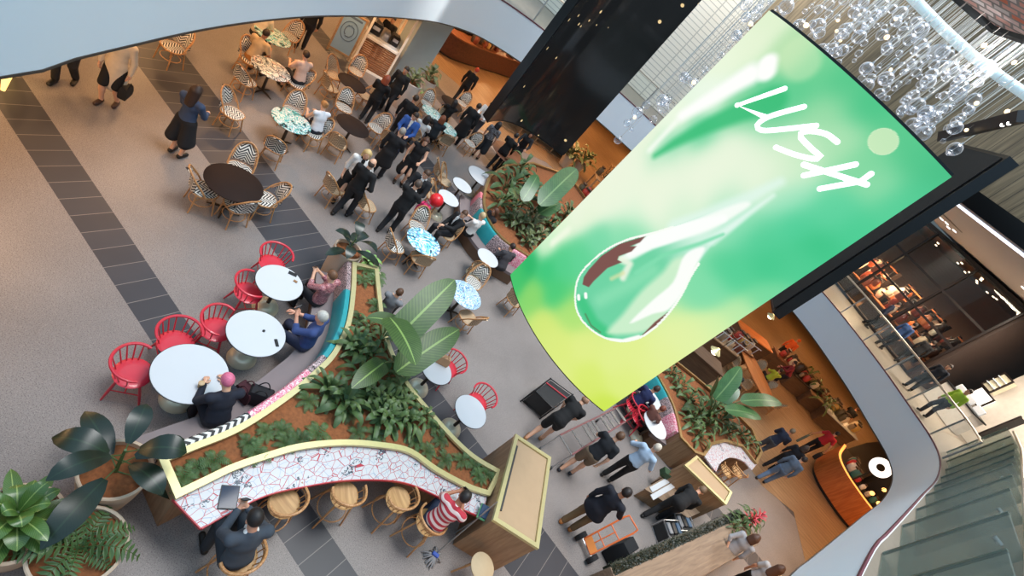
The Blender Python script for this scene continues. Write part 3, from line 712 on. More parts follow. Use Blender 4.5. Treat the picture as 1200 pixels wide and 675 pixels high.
PP = np.array([(i / nx * SW, j / ny * SH) for j in range(ny + 1) for i in range(nx + 1)]); cc = np.clip(picture(PP), 0, 255) / 255
cl = np.where(cc <= .04045, cc / 12.92, ((cc + .055) / 1.055) ** 2.4)
at_ = me.color_attributes.new('shown', 'FLOAT_COLOR', 'POINT'); at_.data.foreach_set('color', np.concatenate([cl, np.ones((len(cl), 1))], 1).ravel())
t = NT('display_image'); av = t.n('ShaderNodeVertexColor', layer_name='shown'); t.l(av.outputs[0], t.b.inputs['Emission Color']); t.b.inputs['Emission Strength'].default_value = 1.; t.col(t.mix(0., (0.01, .01, .01), (0, 0, 0))); t.b.inputs['Roughness'].default_value = .6; t.b.inputs['Specular IOR Level'].default_value = .05
me.materials.append(t.m); obj('display', me, lcd)
b = MB(); N = 24; b.loft([[spt(i / N, -.006, d) - ol for d in (-.02, -.34)] + [spt(i / N, 1.006, d) - ol for d in (-.34, -.02)] for i in range(-0, N + 1)], True, True); b.build('casing', M_black, lcd)
wl = mat('letter_white', (255, 255, 255), .5, emit=1., var=0)
def letter(strokes, r):
    b = MB()
    f = lambda p, d: spt(p.x / SW, p.y / SH, d) - ol
    for q, sm in strokes:
        Q = [Vector(st(*p)) for p in q]; L = smooth_line(Q, 26) if sm else Q
        b.tube([f(p, .02) for p in L], r, 10)
        for p in ([L[0], L[-1]] if sm else L): b.ball(f(p, .02), r, 10, 6)
    b.build('letter', wl, lcd, False)
letter([([(920, 104.5), (864.5, 124), (897, 137.5)], 0)], .031)
letter([([(942.5, 125.5), (918, 132), (899.8, 138), (889, 145), (888, 150.5), (897, 153.5), (925, 151), (956.5, 147.5)], 1)], .031)
letter([([(981, 166.5), (968.5, 157.5), (952, 154), (940, 155.5), (938.5, 161.5), (954, 177), (962, 183.5), (954, 186.3), (930.6, 181), (909.5, 173)], 1)], .032)
letter([([(1002, 192.5), (942, 205.6)], 0), ([(942, 193), (1015, 216)], 0), ([(1020, 203.5), (1007.6, 212.3), (960.5, 221)], 0)], .034)
# dark screens of the same ring
def curved_panel(px, py, pm, z0, z1, name, label, ext=.0, extra=None, mat_=None):
    A_, B_ = at(*px, z0).to_2d(), at(*py, z0).to_2d(); c = (A_ + B_) / 2; dd = (B_ - A_); nn = Vector((-dd.y, dd.x)).normalized(); Mm = at(*pm, z0).to_2d(); bu = (Mm - c).dot(nn)
    t_ = thing(name, label, 'screen', (c.x, c.y, 0)); o_ = Vector((c.x, c.y, 0)); N = 20
    back = nn if nn.dot(c) > 0 else -nn
    fr = [A_.lerp(B_, i / N) + nn * bu * (1 - (2 * i / N - 1) ** 2) for i in range(N + 1)]
    V3 = lambda p, z: Vector((p.x, p.y, z)) - o_
    b = MB(); b.loft([[V3(p, z0), V3(p + back * .35, z0), V3(p + back * .35, z1), V3(p, z1)] for p in fr], True, True); b.build('casing', M_black, t_)
    b = MB(); L = [p - back * .02 for p in fr]; b.loft([[V3(p, z0 + .05), V3(p, z1 - .05)] for p in L], False); b.build('display', mat_, t_)
    return t_, fr, back, o_
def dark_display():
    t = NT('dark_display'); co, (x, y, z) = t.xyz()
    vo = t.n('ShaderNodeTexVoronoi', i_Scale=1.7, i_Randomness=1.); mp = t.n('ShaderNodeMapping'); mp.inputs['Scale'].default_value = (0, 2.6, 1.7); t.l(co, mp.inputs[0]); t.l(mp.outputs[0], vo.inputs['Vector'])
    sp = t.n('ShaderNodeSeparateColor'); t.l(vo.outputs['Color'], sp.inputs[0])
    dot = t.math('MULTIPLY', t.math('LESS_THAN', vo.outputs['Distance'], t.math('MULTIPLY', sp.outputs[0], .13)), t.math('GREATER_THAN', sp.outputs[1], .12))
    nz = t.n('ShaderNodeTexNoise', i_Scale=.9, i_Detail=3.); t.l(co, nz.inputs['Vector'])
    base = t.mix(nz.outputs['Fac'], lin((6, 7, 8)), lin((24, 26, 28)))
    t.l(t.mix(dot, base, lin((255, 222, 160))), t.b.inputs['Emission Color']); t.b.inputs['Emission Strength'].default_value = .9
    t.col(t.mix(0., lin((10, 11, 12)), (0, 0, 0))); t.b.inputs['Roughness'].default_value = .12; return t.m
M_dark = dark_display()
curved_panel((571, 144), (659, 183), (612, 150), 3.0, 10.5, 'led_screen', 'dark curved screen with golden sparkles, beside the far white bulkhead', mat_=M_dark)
zq = 4.2; P0 = at(905, 366, zq).to_2d(); zt_ = hgt((905, 366), (1185, 184), zq); P1 = at(1060, 152, zt_).to_2d(); dn = (P1 - P0).normalized(); P1 = P0 + dn * 3.2
t_ = thing('led_screen', 'black back of another hanging screen behind the green one', 'screen', (P0.x, P0.y, 0)); o_ = Vector((P0.x, P0.y, 0)); bk = Vector((-dn.y, dn.x)); bk = bk if bk.dot(P0) > 0 else -bk
b = MB(); b.prism([P0 - P0, P1 - P0, P1 + bk * .3 - P0, P0 + bk * .3 - P0], zq, zt_); b.build('casing', M_black, t_, False)
b = MB(); q0_, q1_ = P0 + dn * .1 - bk * .02 - P0, P1 - dn * .1 - bk * .02 - P0; b.prism([q0_, q1_, q1_ - bk * .02, q0_ - bk * .02], zq + .1, zt_ - .1); b.build('back_cover', mat('black_cover', (12, 12, 13), .8), t_, False)
# ------------------------------------------------------------ furniture kinds
M_rattan = wood('rattan', (206, 156, 104), (168, 116, 70), 2, 6., .45)
M_chev = chevron('chevron_black_white', (32, 32, 36), (228, 224, 214), (0, 2), 4., .5, 15.)
M_chevs = chevron('chevron_seat', (32, 32, 36), (228, 224, 214), (0, 1), 4., .5, 15.)
M_tan = chevron('weave_tan', (120, 92, 66), (214, 190, 156), (0, 2), 5., .5, 20.); M_tans = chevron('weave_tan_seat', (120, 92, 66), (214, 190, 156), (0, 1), 9., .5, 30.)
def bistro(kind, back=M_chev, seat=M_chevs, arms=True, frame=None):
    fr = frame or M_rattan
    t = thing('rattan_chair', '-', 'chair')
    b = MB(); n = 20; out = []
    for i in range(n):
        a = 2 * PI * i / n; out.append(Vector((.225 * math.copysign(abs(math.cos(a)) ** .75, math.cos(a)), .22 * math.copysign(abs(math.sin(a)) ** .75, math.sin(a)))))
    b.loft([[(p.x * k, p.y * k, z) for p in out] for k, z in ((.94, .435), (1, .45), (1, .462), (.9, .468))], True, True); s_ = b.build('seat', seat, t)
    b = MB(); b.tube([(p.x * 1.02, p.y * 1.02, .45) for p in out], .016, 8, True); b.build('seat_rim', fr, s_)
    hoop = []
    for i in range(21):
        q = -1 + 2 * i / 20; a = PI * (1 - i / 20)
        x = .245 * math.cos(a) if abs(math.cos(a)) < .97 else .245 * math.cos(a); zz = .46 + .46 * math.sin(a) ** .62; y = -.19 - .20 * (zz - .46) / .46 * .6 - .05 * (1 - abs(math.cos(a))) + (.16 * (1 - math.sin(a)) ** 2 if arms else .02)
        hoop.append((x, y, zz))
    b = MB(); b.tube(hoop, .016, 8); b.tube([(x * .86, y - .004, .46 + (z - .46) * .93) for x, y, z in hoop[1:-1]], .008, 6); bf = b.build('back_frame', fr, t)
    b = MB(); rows = []
    inn = [Vector((x * .93, y, .46 + (z - .46) * .965)) for x, y, z in hoop]
    m = len(inn) // 2
    for i in range(1, m + 1):
        l, r = inn[i], inn[len(inn) - 1 - i]
        rows.append([l.lerp(r, k / 10) + Vector((0, -.045 * (1 - (2 * k / 10 - 1) ** 2), 0)) for k in range(11)])
    lo = [Vector((p.x, p.y + .01, .50)) for p in rows[2]]
    b.loft([lo] + rows[2:], False); o = len(b.v); f0 = list(b.f)
    b.add([(Vector(p) + Vector((0, -.012, 0))) for p in b.v[:o]], [[i for i in q][::-1] for q in f0]); b.build('back_weave', back, bf)
    for sx in (-1, 1):
        for sy in (-1, 1):
            b = MB(); x0, y0 = .17 * sx, .15 * sy; b.tube([(x0, y0, .45), (x0 * 1.12, y0 * 1.15, .22), (x0 * 1.22, y0 * 1.35, .0)], [.016, .015, .014], 7); b.build('leg', fr, t)
    b = MB(); b.tube([(.205 * math.cos(a), .20 * math.sin(a), .20) for a in [2 * PI * i / 16 for i in range(16)]], .010, 6, True)
    for sx in (-1, 1): b.tube(bez((.19 * sx, .17, .30), (.12 * sx, .05, .46), (.19 * sx, -.17, .30), 7), .009, 6)
    b.build('stretcher', fr, t); return Proto(t)
K_chev = bistro('a'); K_tan = bistro('b', M_tan, M_tans); 
M_red = mat('red_paint', (206, 44, 62), .38, var=.06, coat=.3)
def red_chair():
    t = thing('spindle_chair', '-', 'chair'); b = MB()
    b.lathe([(.16, .425), (.215, .432), (.225, .447), (.20, .462), (.12, .455), (.0, .452)], n=28, sx=1.05); b.build('seat', M_red, t)
    arc = [(.285 * math.cos(a), .27 * math.sin(a) - .01, .72 - .05 * max(0, math.sin(a) + .1) + .02 * max(0, -math.sin(a))) for a in [math.radians(180 - 20 + i * (220 / 22)) for i in range(23)]]
    b = MB(); b.tube(arc, [.014] + [.021] * 21 + [.014], 8); b.build('back_rail', M_red, t)
    for i in range(9):
        p = Vector(arc[2 + int(i * 18 / 8)]); q = Vector((p.x * .70, p.y * .68, .45)); b = MB(); b.tube([q, q.lerp(p, .4), p], [.009, .011, .008], 6); b.build('spindle', M_red, t)
    for sx in (-1, 1):
        for sy in (-1, 1):
            b = MB(); b.tube([(.12 * sx, .12 * sy, .44), (.17 * sx, .17 * sy, .2), (.215 * sx, .215 * sy, 0)], [.018, .020, .012], 8); b.build('leg', M_red, t)
    b = MB(); b.tube([(-.175, .0, .2), (.175, 0, .2)], .009, 6); b.tube([(-.175, -.16, .22), (-.175, .16, .22)], .009, 6); b.tube([(.175, -.16, .22), (.175, .16, .22)], .009, 6); b.build('stretcher', M_red, t)
    return Proto(t)
K_red = red_chair()
def bar_stool():
    t = thing('bar_stool', '-', 'stool'); b = MB()
    b.lathe([(.17, .64), (.205, .65), (.21, .665), (.19, .68), (.1, .674), (0, .672)], n=26); b.build('seat', wood('cane_seat', (206, 164, 108), (176, 132, 82), 1, 4.), t)
    arc = [(.25 * math.cos(a), .235 * math.sin(a), .90 - .06 * abs(math.cos(a)) ** 3) for a in [math.radians(165 + i * 10.5) for i in range(21)]]
    b = MB(); b.tube(arc, .019, 8); b.tube([(x * .97, y * .97, z - .07) for x, y, z in arc], .009, 6); b.build('back_hoop', M_rattan, t)
    for i in range(9):
        p = Vector(arc[1 + int(i * 18 / 8)]); b = MB(); q = Vector((p.x * .78, p.y * .78, .66)); b.tube([q, p], .008, 6); b.build('spindle', M_rattan, t)
    for sx in (-1, 1):
        for sy in (-1, 1):
            b = MB(); b.tube([(.13 * sx, .13 * sy, .65), (.21 * sx, .21 * sy, 0)], [.017, .013], 8); b.build('leg', M_rattan, t)
    b = MB(); b.tube([(.225 * math.cos(a), .225 * math.sin(a), .24) for a in [2 * PI * i / 20 for i in range(20)]], .010, 6, True); b.build('footrest', M_rattan, t)
    return Proto(t)
K_stool = bar_stool()
M_top = mat('white_laminate', (202, 205, 208), .25, var=.015); M_edge = mat('black_edge', (20, 20, 22), .4); M_post = mat('bronze_post', (70, 60, 50), .35, .5)
def white_table(u, v, r, label, group=None, z=.75, dome=True):
    p = at(u, v, z); p.z = 0; t = thing('cafe_table', label, 'table', p, 0, group)
    b = MB(); b.lathe([(0, z - .012), (r - .012, z - .012), (r - .004, z - .006), (r - .006, z), (0, z)], n=48, caps=False); tt = b.build('table_top', M_top, t)
    b = MB(); b.lathe([(0, z - .035), (r - .03, z - .035), (r, z - .022), (r + .003, z - .008), (r - .004, z - .007), (0, z - .013)], n=48, caps=False); b.build('edge_band', M_edge, tt)
    b = MB(); b.lathe([(.035, .1), (.032, .6), (.06, z - .04)], n=14); b.build('pedestal', M_post, t)
    b = MB(); rr = .23
    b.lathe([(rr * math.cos(a), .002 + .17 * math.sin(a)) for a in [PI / 2 * i / 8 for i in range(8)]] + [(.03, .172)], n=32); b.build('base', mat('pale_brass', (236, 226, 196), .3, .25, var=.04), t)
    return t
M_wenge = mat('wenge', (36, 23, 19), .7, var=.2, vs=3, spec=.2)
def dark_table(u, v, r, label, topm=None, z=.74):
    p = at(u, v, z); p.z = 0; t = thing('cafe_table', label, 'table', p, R_.uniform(0, 6))
    b = MB(); b.lathe([(0, z - .03), (r - .02, z - .03), (r, z - .018), (r, z - .006), (r - .008, z), (0, z)], n=48, caps=False); b.build('table_top', topm or M_wenge, t)
    b = MB(); b.lathe([(.04, .04), (.035, .6), (.09, z - .03)], n=14); b.build('pedestal', M_post, t)
    b = MB()
    for k in range(4): a = k * PI / 2; b.tube([(0, 0, .06), (.16 * math.cos(a), .16 * math.sin(a), .05), (.30 * math.cos(a), .30 * math.sin(a), .012)], [.03, .025, .014], 8)
    b.build('foot', M_post, t); return t
# ------------------------------------------------------------ plants
L_fern = leafmat('fern_green', (26, 50, 26), (92, 120, 66), .5); L_shrub = leafmat('shrub_green', (28, 52, 26), (104, 128, 72), .5); L_ban = leafmat('banana_green', (28, 50, 22), (66, 94, 38), .45, (150, 178, 96))
L_dark = leafmat('rubber_dark', (12, 24, 17), (26, 42, 28), .32, (40, 60, 40)); L_ros = leafmat('rosette', (34, 66, 30), (86, 120, 52), .3, (170, 190, 110)); L_pale = leafmat('pale_green', (90, 138, 66), (150, 190, 110)); L_redf = leafmat('bract_red', (170, 34, 50), (214, 70, 84))
L_olive = leafmat('olive_leaf', (60, 78, 44), (122, 132, 88)); M_stem = mat('stem_green', (74, 96, 52), .6); M_bark = mat('bark', (96, 74, 54), .85, bump=.3)
M_soil = mat('soil', (140, 84, 48), .95, var=.5, vs=22., bump=.8)
def fern_mesh(seed, L=.36, nf=9, m=L_fern):
    r = random.Random(seed); b = MB()
    for i in range(nf):
        a = 2 * PI * i / nf + r.uniform(-.25, .25); l = L * r.uniform(.75, 1.15); e = r.uniform(.35, .8)
        d = Vector((math.cos(a), math.sin(a), 0)); P = bez((0, 0, .0), d * l * .5 + Vector((0, 0, l * e)), d * l + Vector((0, 0, l * .12 * r.uniform(-.5, 1.5))), 11)
        b.tube(P, [.005] * 6 + [.003] * 5, 4); sd = Vector((-d.y, d.x, 0))
        for k in range(1, 11):
            w = l * .24 * math.sin(PI * (k / 11) ** .8) + .012; t = (P[k] - P[k - 1]).normalized()
            for s in (-1, 1):
                q = P[k]; tip = q + sd * s * w + t * w * .35 - Vector((0, 0, w * .15)); h = t * l * .033
                b.add([q - h, q + sd * s * w * .5 - h * .9 + t * w * .1, tip, q + sd * s * w * .5 + h * 1.1 + t * w * .2, q + h], [(0, 1, 2), (0, 2, 3, 4)])
    return b.mesh('fern', m, False)
FERN = [fern_mesh(i) for i in range(5)]
def fern(p, label, group=None, s=1., k=None):
    o = obj('fern', FERN[R_.randrange(5) if k is None else k]); o.location = p; o.rotation_euler = (0, 0, R_.uniform(0, 6.28)); o.scale = (s,) * 3; return tag(o, label, 'plant', group)
def leafy_mesh(seed, n, L, W, h0, el=(.3, 1.1), m=L_shrub, droop=.5, fold=.2, stalk=.25):
    """clump of single blades rising from a point: (foliage, stems)"""
    r = random.Random(seed); b = MB(); s = MB()
    for i in range(n):
        a = i * 2.4 + r.uniform(-.3, .3); e = el[0] + (el[1] - el[0]) * ((i + .5) / n) + r.uniform(-.1, .1); l = L * r.uniform(.75, 1.15)
        d = Vector((math.cos(a) * math.cos(e), math.sin(a) * math.cos(e), math.sin(e))); z0 = Vector((0, 0, h0 * i / n)); st_ = z0 + d * l * stalk
        s.tube([z0, st_], [.008, .005], 5); dh = Vector((d.x, d.y, 0))
        b.blade(bez(st_, st_ + d * l * .55, st_ + d * l * .55 + dh * l * .4 - Vector((0, 0, l * droop * r.uniform(.3, 1))), 8), W * r.uniform(.8, 1.2), fold=fold)
    if h0: s.tube([(0, 0, 0), (0, 0, h0)], [.02, .012], 6)
    return b.mesh('foliage', m, True, 1.2), s.mesh('stem', M_stem)
CLUMP = {}
def clump(kind, p, label, group=None, s=1., rz=None, name='leafy_plant'):
    t = thing(name, label, 'plant', p, R_.uniform(0, 6.28) if rz is None else rz, group); t.scale = (s,) * 3
    f, st_ = CLUMP[kind]; obj('foliage', f, t); obj('stem', st_, t); return t
for i in range(3): CLUMP['shrub%d' % i] = leafy_mesh(20 + i, 15, .58, .095, .12, (.2, 1.3), droop=.7, fold=.3)
for i in range(2): CLUMP['broad%d' % i] = leafy_mesh(40 + i, 12, .62, .15, .15, (.2, 1.2), m=L_fern, droop=.6, fold=.3)
for i in range(2): CLUMP['olive%d' % i] = leafy_mesh(50 + i, 22, .42, .13, .25, m=L_olive)
for i in range(2): CLUMP['strap%d' % i] = leafy_mesh(70 + i, 18, .72, .10, .06, (.45, 1.35), L_shrub, .55, .25, .1)
CLUMP['pale'] = leafy_mesh(60, 16, .36, .07, .1, m=L_pale, droop=.3, stalk=.05)
CLUMP['dark'] = leafy_mesh(61, 9, .62, .23, .45, (.15, .9), L_dark, .35, .12)
CLUMP['rosette'] = leafy_mesh(62, 26, .46, .14, .28, (-.1, 1.25), L_ros, .28, .22, .04)
CLUMP['spiky'] = leafy_mesh(63, 26, .5, .05, .2, (.2, 1.3), L_fern, .25, .3, .02)
CLUMP['red'] = leafy_mesh(64, 16, .3, .05, .2, (.3, 1.2), L_redf, .2, .3, .02)
def paddle(p, tips, label, group=None, m=L_ban, wk=.30):
    """big paddle-leaved plant; tips = (leaf base, leaf tip, width)"""
    t = thing('banana_plant', label, 'plant', p, 0, group); p = Vector(p)
    for lb, tip, w in tips:
        e = Vector(lb) - p; d = Vector(tip) - p; s = MB(); s.tube(bez((0, 0, 0), (e.x * .3, e.y * .3, e.z * .7), e, 9), [.028 - .0018 * i for i in range(9)], 7); s.build('stalk', M_stem, t)
        b = MB(); b.blade(bez(e, (e + d) / 2 + Vector((0, 0, .14 * (d - e).length)), d, 18), w, fold=.1, prof=lambda q: min(1, .25 + (q * 5) ** .7) * (1 - max(0, q - .5) ** 2 * 3.3) if q < .99 else .1)
        b.build('leaf', m, t, True, 1.2)
    return t
M_pot = mat('pot_cream', (198, 176, 152), .6, var=.05); M_potw = mat('pot_white', (224, 208, 196), .55, var=.04)
def pot(u, v, zr, r, label, m=None, taper=.72, group=None):
    p = at(u, v, zr); p.z = 0; t = thing('plant_pot', label, 'pot', p, 0, group); b = MB()
    b.lathe([(r * taper, 0), (r * (taper + .02), .01), (r * (taper + (1 - taper) * .6), zr * .45), (r * .98, zr * .85), (r, zr - .01), (r - .012, zr), (r - .035, zr - .005), (r - .04, zr - .09)], n=40, caps=False); b.build('vessel', m or M_pot, t)
    b = MB(); b.lathe([(0, zr - .07), (r - .036, zr - .085)], n=28, caps=False); b.build('soil', M_soil, t)
    p2 = p.copy(); p2.z = zr - .075; return p2
# ------------------------------------------------------------ planters
M_teal = mat('teal_leather', (40, 150, 156), .38, var=.1, vs=9); M_pinkp = splotch('pink_pattern', [(226, 120, 150), (240, 214, 214), (206, 70, 110), (232, 150, 170)], 26., dist=.5); M_bwp = splotch('black_pink_pattern', [(24, 24, 26), (222, 196, 196), (30, 30, 32), (196, 168, 170), (60, 56, 58)], 11., dist=3.)
M_seat = mat('seat_taupe', (128, 116, 116), .6, var=.06)
M_saw = chevron('saw_black_white', (28, 28, 30), (226, 224, 216), (0, 1), 9., .5, 10.)
def tiled(name):
    t = NT(name); co, (x, y, z) = t.xyz(); 
    v1 = t.n('ShaderNodeTexVoronoi', i_Scale=8.5, feature='DISTANCE_TO_EDGE'); v2 = t.n('ShaderNodeTexVoronoi', i_Scale=8., feature='DISTANCE_TO_EDGE'); n1 = t.n('ShaderNodeTexNoise', i_Scale=16., i_Detail=3., i_Distortion=2.); n2 = t.n('ShaderNodeTexNoise', i_Scale=2.4)
    mp = t.n('ShaderNodeMapping'); mp.inputs['Location'].default_value = (3, 5, 0); mp.inputs['Scale'].default_value = (1.15, .8, 1); t.l(co, mp.inputs[0]); t.l(mp.outputs[0], v1.inputs['Vector']); t.l(co, v2.inputs['Vector']); t.l(co, n1.inputs['Vector']); t.l(co, n2.inputs['Vector'])
    c = t.mix(t.math('LESS_THAN', v2.outputs['Distance'], .017), lin((200, 198, 200)), lin((150, 164, 182)))
    c = t.mix(t.math('LESS_THAN', v1.outputs['Distance'], .024), c, lin((176, 36, 56)))
    m = t.math('MULTIPLY', t.math('GREATER_THAN', n1.outputs['Fac'], .52), t.math('GREATER_THAN', n2.outputs['Fac'], .62)); c = t.mix(m, c, lin((56, 70, 84)))
    t.col(c); t.b.inputs['Roughness'].default_value = .3; return t.m
M_tile = tiled('counter_tile')
def planter(poly, h, label, rim=M_brass, wall=M_oakv, soilz=.10, rw=.075):
    P = [Vector((p[0], p[1])) for p in poly]; c = sum(P, Vector((0, 0))) / len(P); P = [p - c for p in P]
    t = thing('planter', label, 'planter', (c.x, c.y, 0)); I = offset_poly(P, rw); I2 = offset_poly(P, .03); O = offset_poly(P, -.012)
    b = MB(); b.loft([[(a.x, a.y, 0), (q.x, q.y, 0), (q.x, q.y, h - .012), (a.x, a.y, h - .012)] for a, q in zip(P, I2)], True, False, True); b.build('wall', wall, t, True, .5)
    b = MB(); b.loft([[(a.x, a.y, h - .05), (q.x, q.y, h - .05), (q.x, q.y, h), (a.x, a.y, h)] for a, q in zip(O, I)], True, False, True); b.build('rim', rim, t, True, .5)
    b = MB(); bm = MB(); b.add([(q.x, q.y, h - soilz) for q in I2], [list(range(len(I2)))]); me = b.mesh('soil', M_soil, False); obj('soil', me, t)
    return t, c
def bench(Q, side, label, h_back, segs, sd=.52, back0=.0):
    """Q: rim curve; side +1 seats to its left"""
    c = Q[len(Q) // 2]; Q = [q - c for q in Q]; t = thing('banquette', label, 'bench', (c.x, c.y, 0)); f = lambda d: offset(Q, d * side)
    b = MB(); b.ribbon(f(.015 + back0), f(sd), .36, .45); b.build('seat', M_seat, t, True, .5)
    b = MB(); b.ribbon(f(.015 + back0), f(sd - .06), 0, .36); b.build('plinth', mat('plinth_brown', (112, 86, 66), .6), t, True, .5)
    n = len(Q) - 1
    for a, e, m, nm in segs:
        i0, i1 = int(a * n), int(e * n); L = []
        A0, A1, A2, A3 = f(.02), f(.13), f(.10), f(.155)
        for i in range(i0, i1 + 1):
            L.append([(A0[i].x, A0[i].y, .451), (A3[i].x, A3[i].y, .451), (A1[i].x, A1[i].y, h_back - .06), (A2[i].x, A2[i].y, h_back - .015), (A0[i].x, A0[i].y, h_back - .02)])
        b = MB(); b.loft(L, True, True); o = b.build('back_cushion', m, t, True, .9); o['label'] = nm
    return t
# ------------------------------------------------------------ crescent planter in front
A2 = lambda L, z: [at(*p, z).to_2d() for p in L]
H1 = .95
left = A2([(414, 307), (412.6, 339), (406.7, 378), (390, 413), (366, 437), (335, 463), (281, 498), (225, 521), (187, 536)], H1)
low = A2([(207, 582.6), (241, 566), (275.5, 549.5), (313.8, 536.4), (355, 525), (403, 520.5), (444, 523), (480, 530), (512, 552), (550, 572), (574, 580)], H1)
right = A2([(588, 552), (558.7, 535), (535.6, 514.7), (506, 482), (480, 450), (462, 415), (452, 385), (447, 351), (443, 313)], H1)
QL, QB, QR = smooth_line(left, 50), smooth_line(low, 50), smooth_line(right, 50)
planter(QL + QB + QR, H1, 'three-pointed oak planter with gold rim full of ferns in the foreground')
pc = sum(QL + QB + QR, Vector((0, 0))) / 150
def side_of(Q, c):
    i = len(Q) // 2; return -1 if (offset(Q, .3)[i] - c).length < (Q[i] - c).length else 1
bench(QL, side_of(QL, pc), 'curved taupe bench with teal and patterned back cushions along the foreground planter', H1 - .02,
      [(.02, .15, M_bwp, 'black and pale pink patterned cushion'), (.155, .48, M_teal, 'teal leather cushion'), (.485, .56, M_bwp, 'black and pale patterned cushion'), (.565, .78, M_pinkp, 'pink patterned cushion'), (.785, .98, M_saw, 'black and white zigzag cushion')])
co_ = smooth_line(A2([(236, 619), (275.5, 597), (313.8, 579.4), (355, 570), (403, 562.5), (450.7, 562), (480, 566.7), (506.7, 578), (541, 595.6), (566, 606)], .86), 50)
ci_ = [p + (q - p).normalized() * -.02 for p, q in zip(QB, co_)]
c0 = co_[25]; t = thing('counter', 'curved counter with red net patterned white tile top under the planter rim', 'counter', (c0.x, c0.y, 0))
b = MB(); b.ribbon([p - c0 for p in ci_], [p - c0 for p in co_], .825, .86); b.build('counter_top', M_tile, t, True, .5)
oe = [p + (p - q).normalized() * .014 for p, q in zip(co_, ci_)]; b = MB(); b.ribbon([p - c0 for p in co_], [p - c0 for p in oe], .815, .862); b.ribbon([ci_[0] - c0, co_[0] - c0], [(ci_[0] + (ci_[0] - ci_[1]).normalized() * .014) - c0, (co_[0] + (co_[0] - co_[1]).normalized() * .014) - c0], .815, .862); b.build('edge_trim', mat('red_trim', (190, 50, 60), .45), t)
for k in (4, 24, 44):
    p = (ci_[k] * .85 + co_[k] * .15) - c0; q = (ci_[k] * .3 + co_[k] * .7) - c0; b = MB(); b.tube([(p.x, p.y, .35), (p.x, p.y, .8), (q.x, q.y, .815)], .018, 6); b.build('bracket', M_black, t)
# plants of the foreground planter
g1 = 'small ferns along the gold rim of the foreground planter'
FPX = [(215, 560), (233, 548), (250, 541), (268, 530), (290, 520), (310, 507), (330, 505), (352, 497), (300, 531), (333, 520), (372, 510), (395, 507), (418, 508), (360, 470), (385, 455), (398, 430), (404, 400), (440, 330), (425, 330), (422, 350), (440, 360), (420, 375), (412, 400), (378, 478), (410, 485),
       (505, 500), (515, 515), (528, 528), (540, 540), (555, 548), (560, 560), (538, 555), (520, 540), (500, 530), (485, 518), (462, 512), (440, 510), (430, 318), (570, 556), (545, 528), (350, 515)]
for u, v in [q for i, q in enumerate(FPX) if i % 4 != 3]:
    p = at(u, v, H1 - .09); fern(p, 'small dark green fern in the soil of the gold-rimmed foreground planter', g1, R_.uniform(.44, .62))
g2 = 'leafy plants in the middle of the foreground planter'
for i, (u, v, k, s) in enumerate([(400, 478, 'broad0', 1.1), (425, 460, 'shrub0', 1.1), (447, 470, 'shrub1', 1.2), (470, 478, 'shrub2', 1.15), (440, 490, 'broad1', 1.0), (480, 495, 'shrub0', 1.0), (420, 440, 'shrub1', 1.1), (418, 405, 'broad1', 1.0),
                                  (430, 385, 'shrub2', .9), (445, 400, 'shrub0', 1.0), (455, 440, 'broad0', 1.05), (465, 455, 'shrub1', 1.0), (495, 490, 'shrub2', .9), (430, 420, 'broad1', 1.1), (455, 495, 'broad0', 1.0)]):
    clump(k, at(u, v, H1 - .1), 'bushy green plant with broad blades amid the foreground planter', g2, s * .66)
for u, v, k in [(400, 470, 'strap0'), (383, 458, 'strap1'), (432, 468, 'strap1'), (458, 472, 'strap0'), (472, 492, 'strap1'), (415, 412, 'strap0'), (446, 488, 'strap0')]:
    clump(k, at(u, v, H1 - .1), 'upright plant with long strap leaves in the middle of the foreground planter', 'strap-leaved plants of the foreground planter', .8)
paddle(at(462, 432, H1 - .1), [(at(463, 398, 1.75), at(533, 328, 2.4), .56), (at(464, 436, 1.5), at(538, 386, 1.95), .50), (at(457, 372, 2.0), at(487, 428, 2.15), .52), (at(450, 425, 1.5), at(412, 455, 1.5), .34), (at(470, 380, 1.6), at(430, 372, 1.6), .3)], 'tall banana plant with huge paddle leaves rising from the foreground planter')
# ------------------------------------------------------------ oak kiosk with tray top
def kiosk(px, h, label, slot=True):
    P = [at(*p, h).to_2d() for p in px]; c = sum(P, Vector((0, 0))) / 4; P = [p - c for p in P]; t = thing('kiosk', label, 'kiosk', (c.x, c.y, 0))
    b = MB(); b.prism(P, 0, h - .06); b.build('body', M_oakv, t, False)
    I = offset_poly(P, .06); O = offset_poly(P, -.012); b = MB(); b.loft([[(a.x, a.y, h - .06), (q.x, q.y, h - .06), (q.x, q.y, h), (a.x, a.y, h)] for a, q in zip(O, I)], True, False, True); b.build('rim', M_brass, t, False)
    b = MB(); I2 = offset_poly(P, .065); b.prism(I2, h - .06, h - .035); b.build('tray', mat('pale_oak', (182, 152, 118), .5, var=.06), t, False)
    if slot:
        a, e = I2[0], I2[3]; d = (e - a); b = MB(); m = (a + e) / 2; nrm = (I2[1] - I2[0]).normalized(); m = m + nrm * .02; b.box((m.x, m.y, h - .02), (d.length * .82, .035, .03), math.atan2(d.y, d.x)); b.build('hinge_bar', mat('dark_hinge', (66, 64, 62), .4), t, False)
    return t
kiosk([(605, 509), (645.5, 536), (631, 642), (579, 608.6)], 1.2, 'oak service kiosk with gold-rimmed tray top at the tip of the foreground planter')
kiosk([(803, 545), (817, 534), (858, 577), (851, 591)], 1.15, 'far oak kiosk with narrow tray top behind the bending man', False)
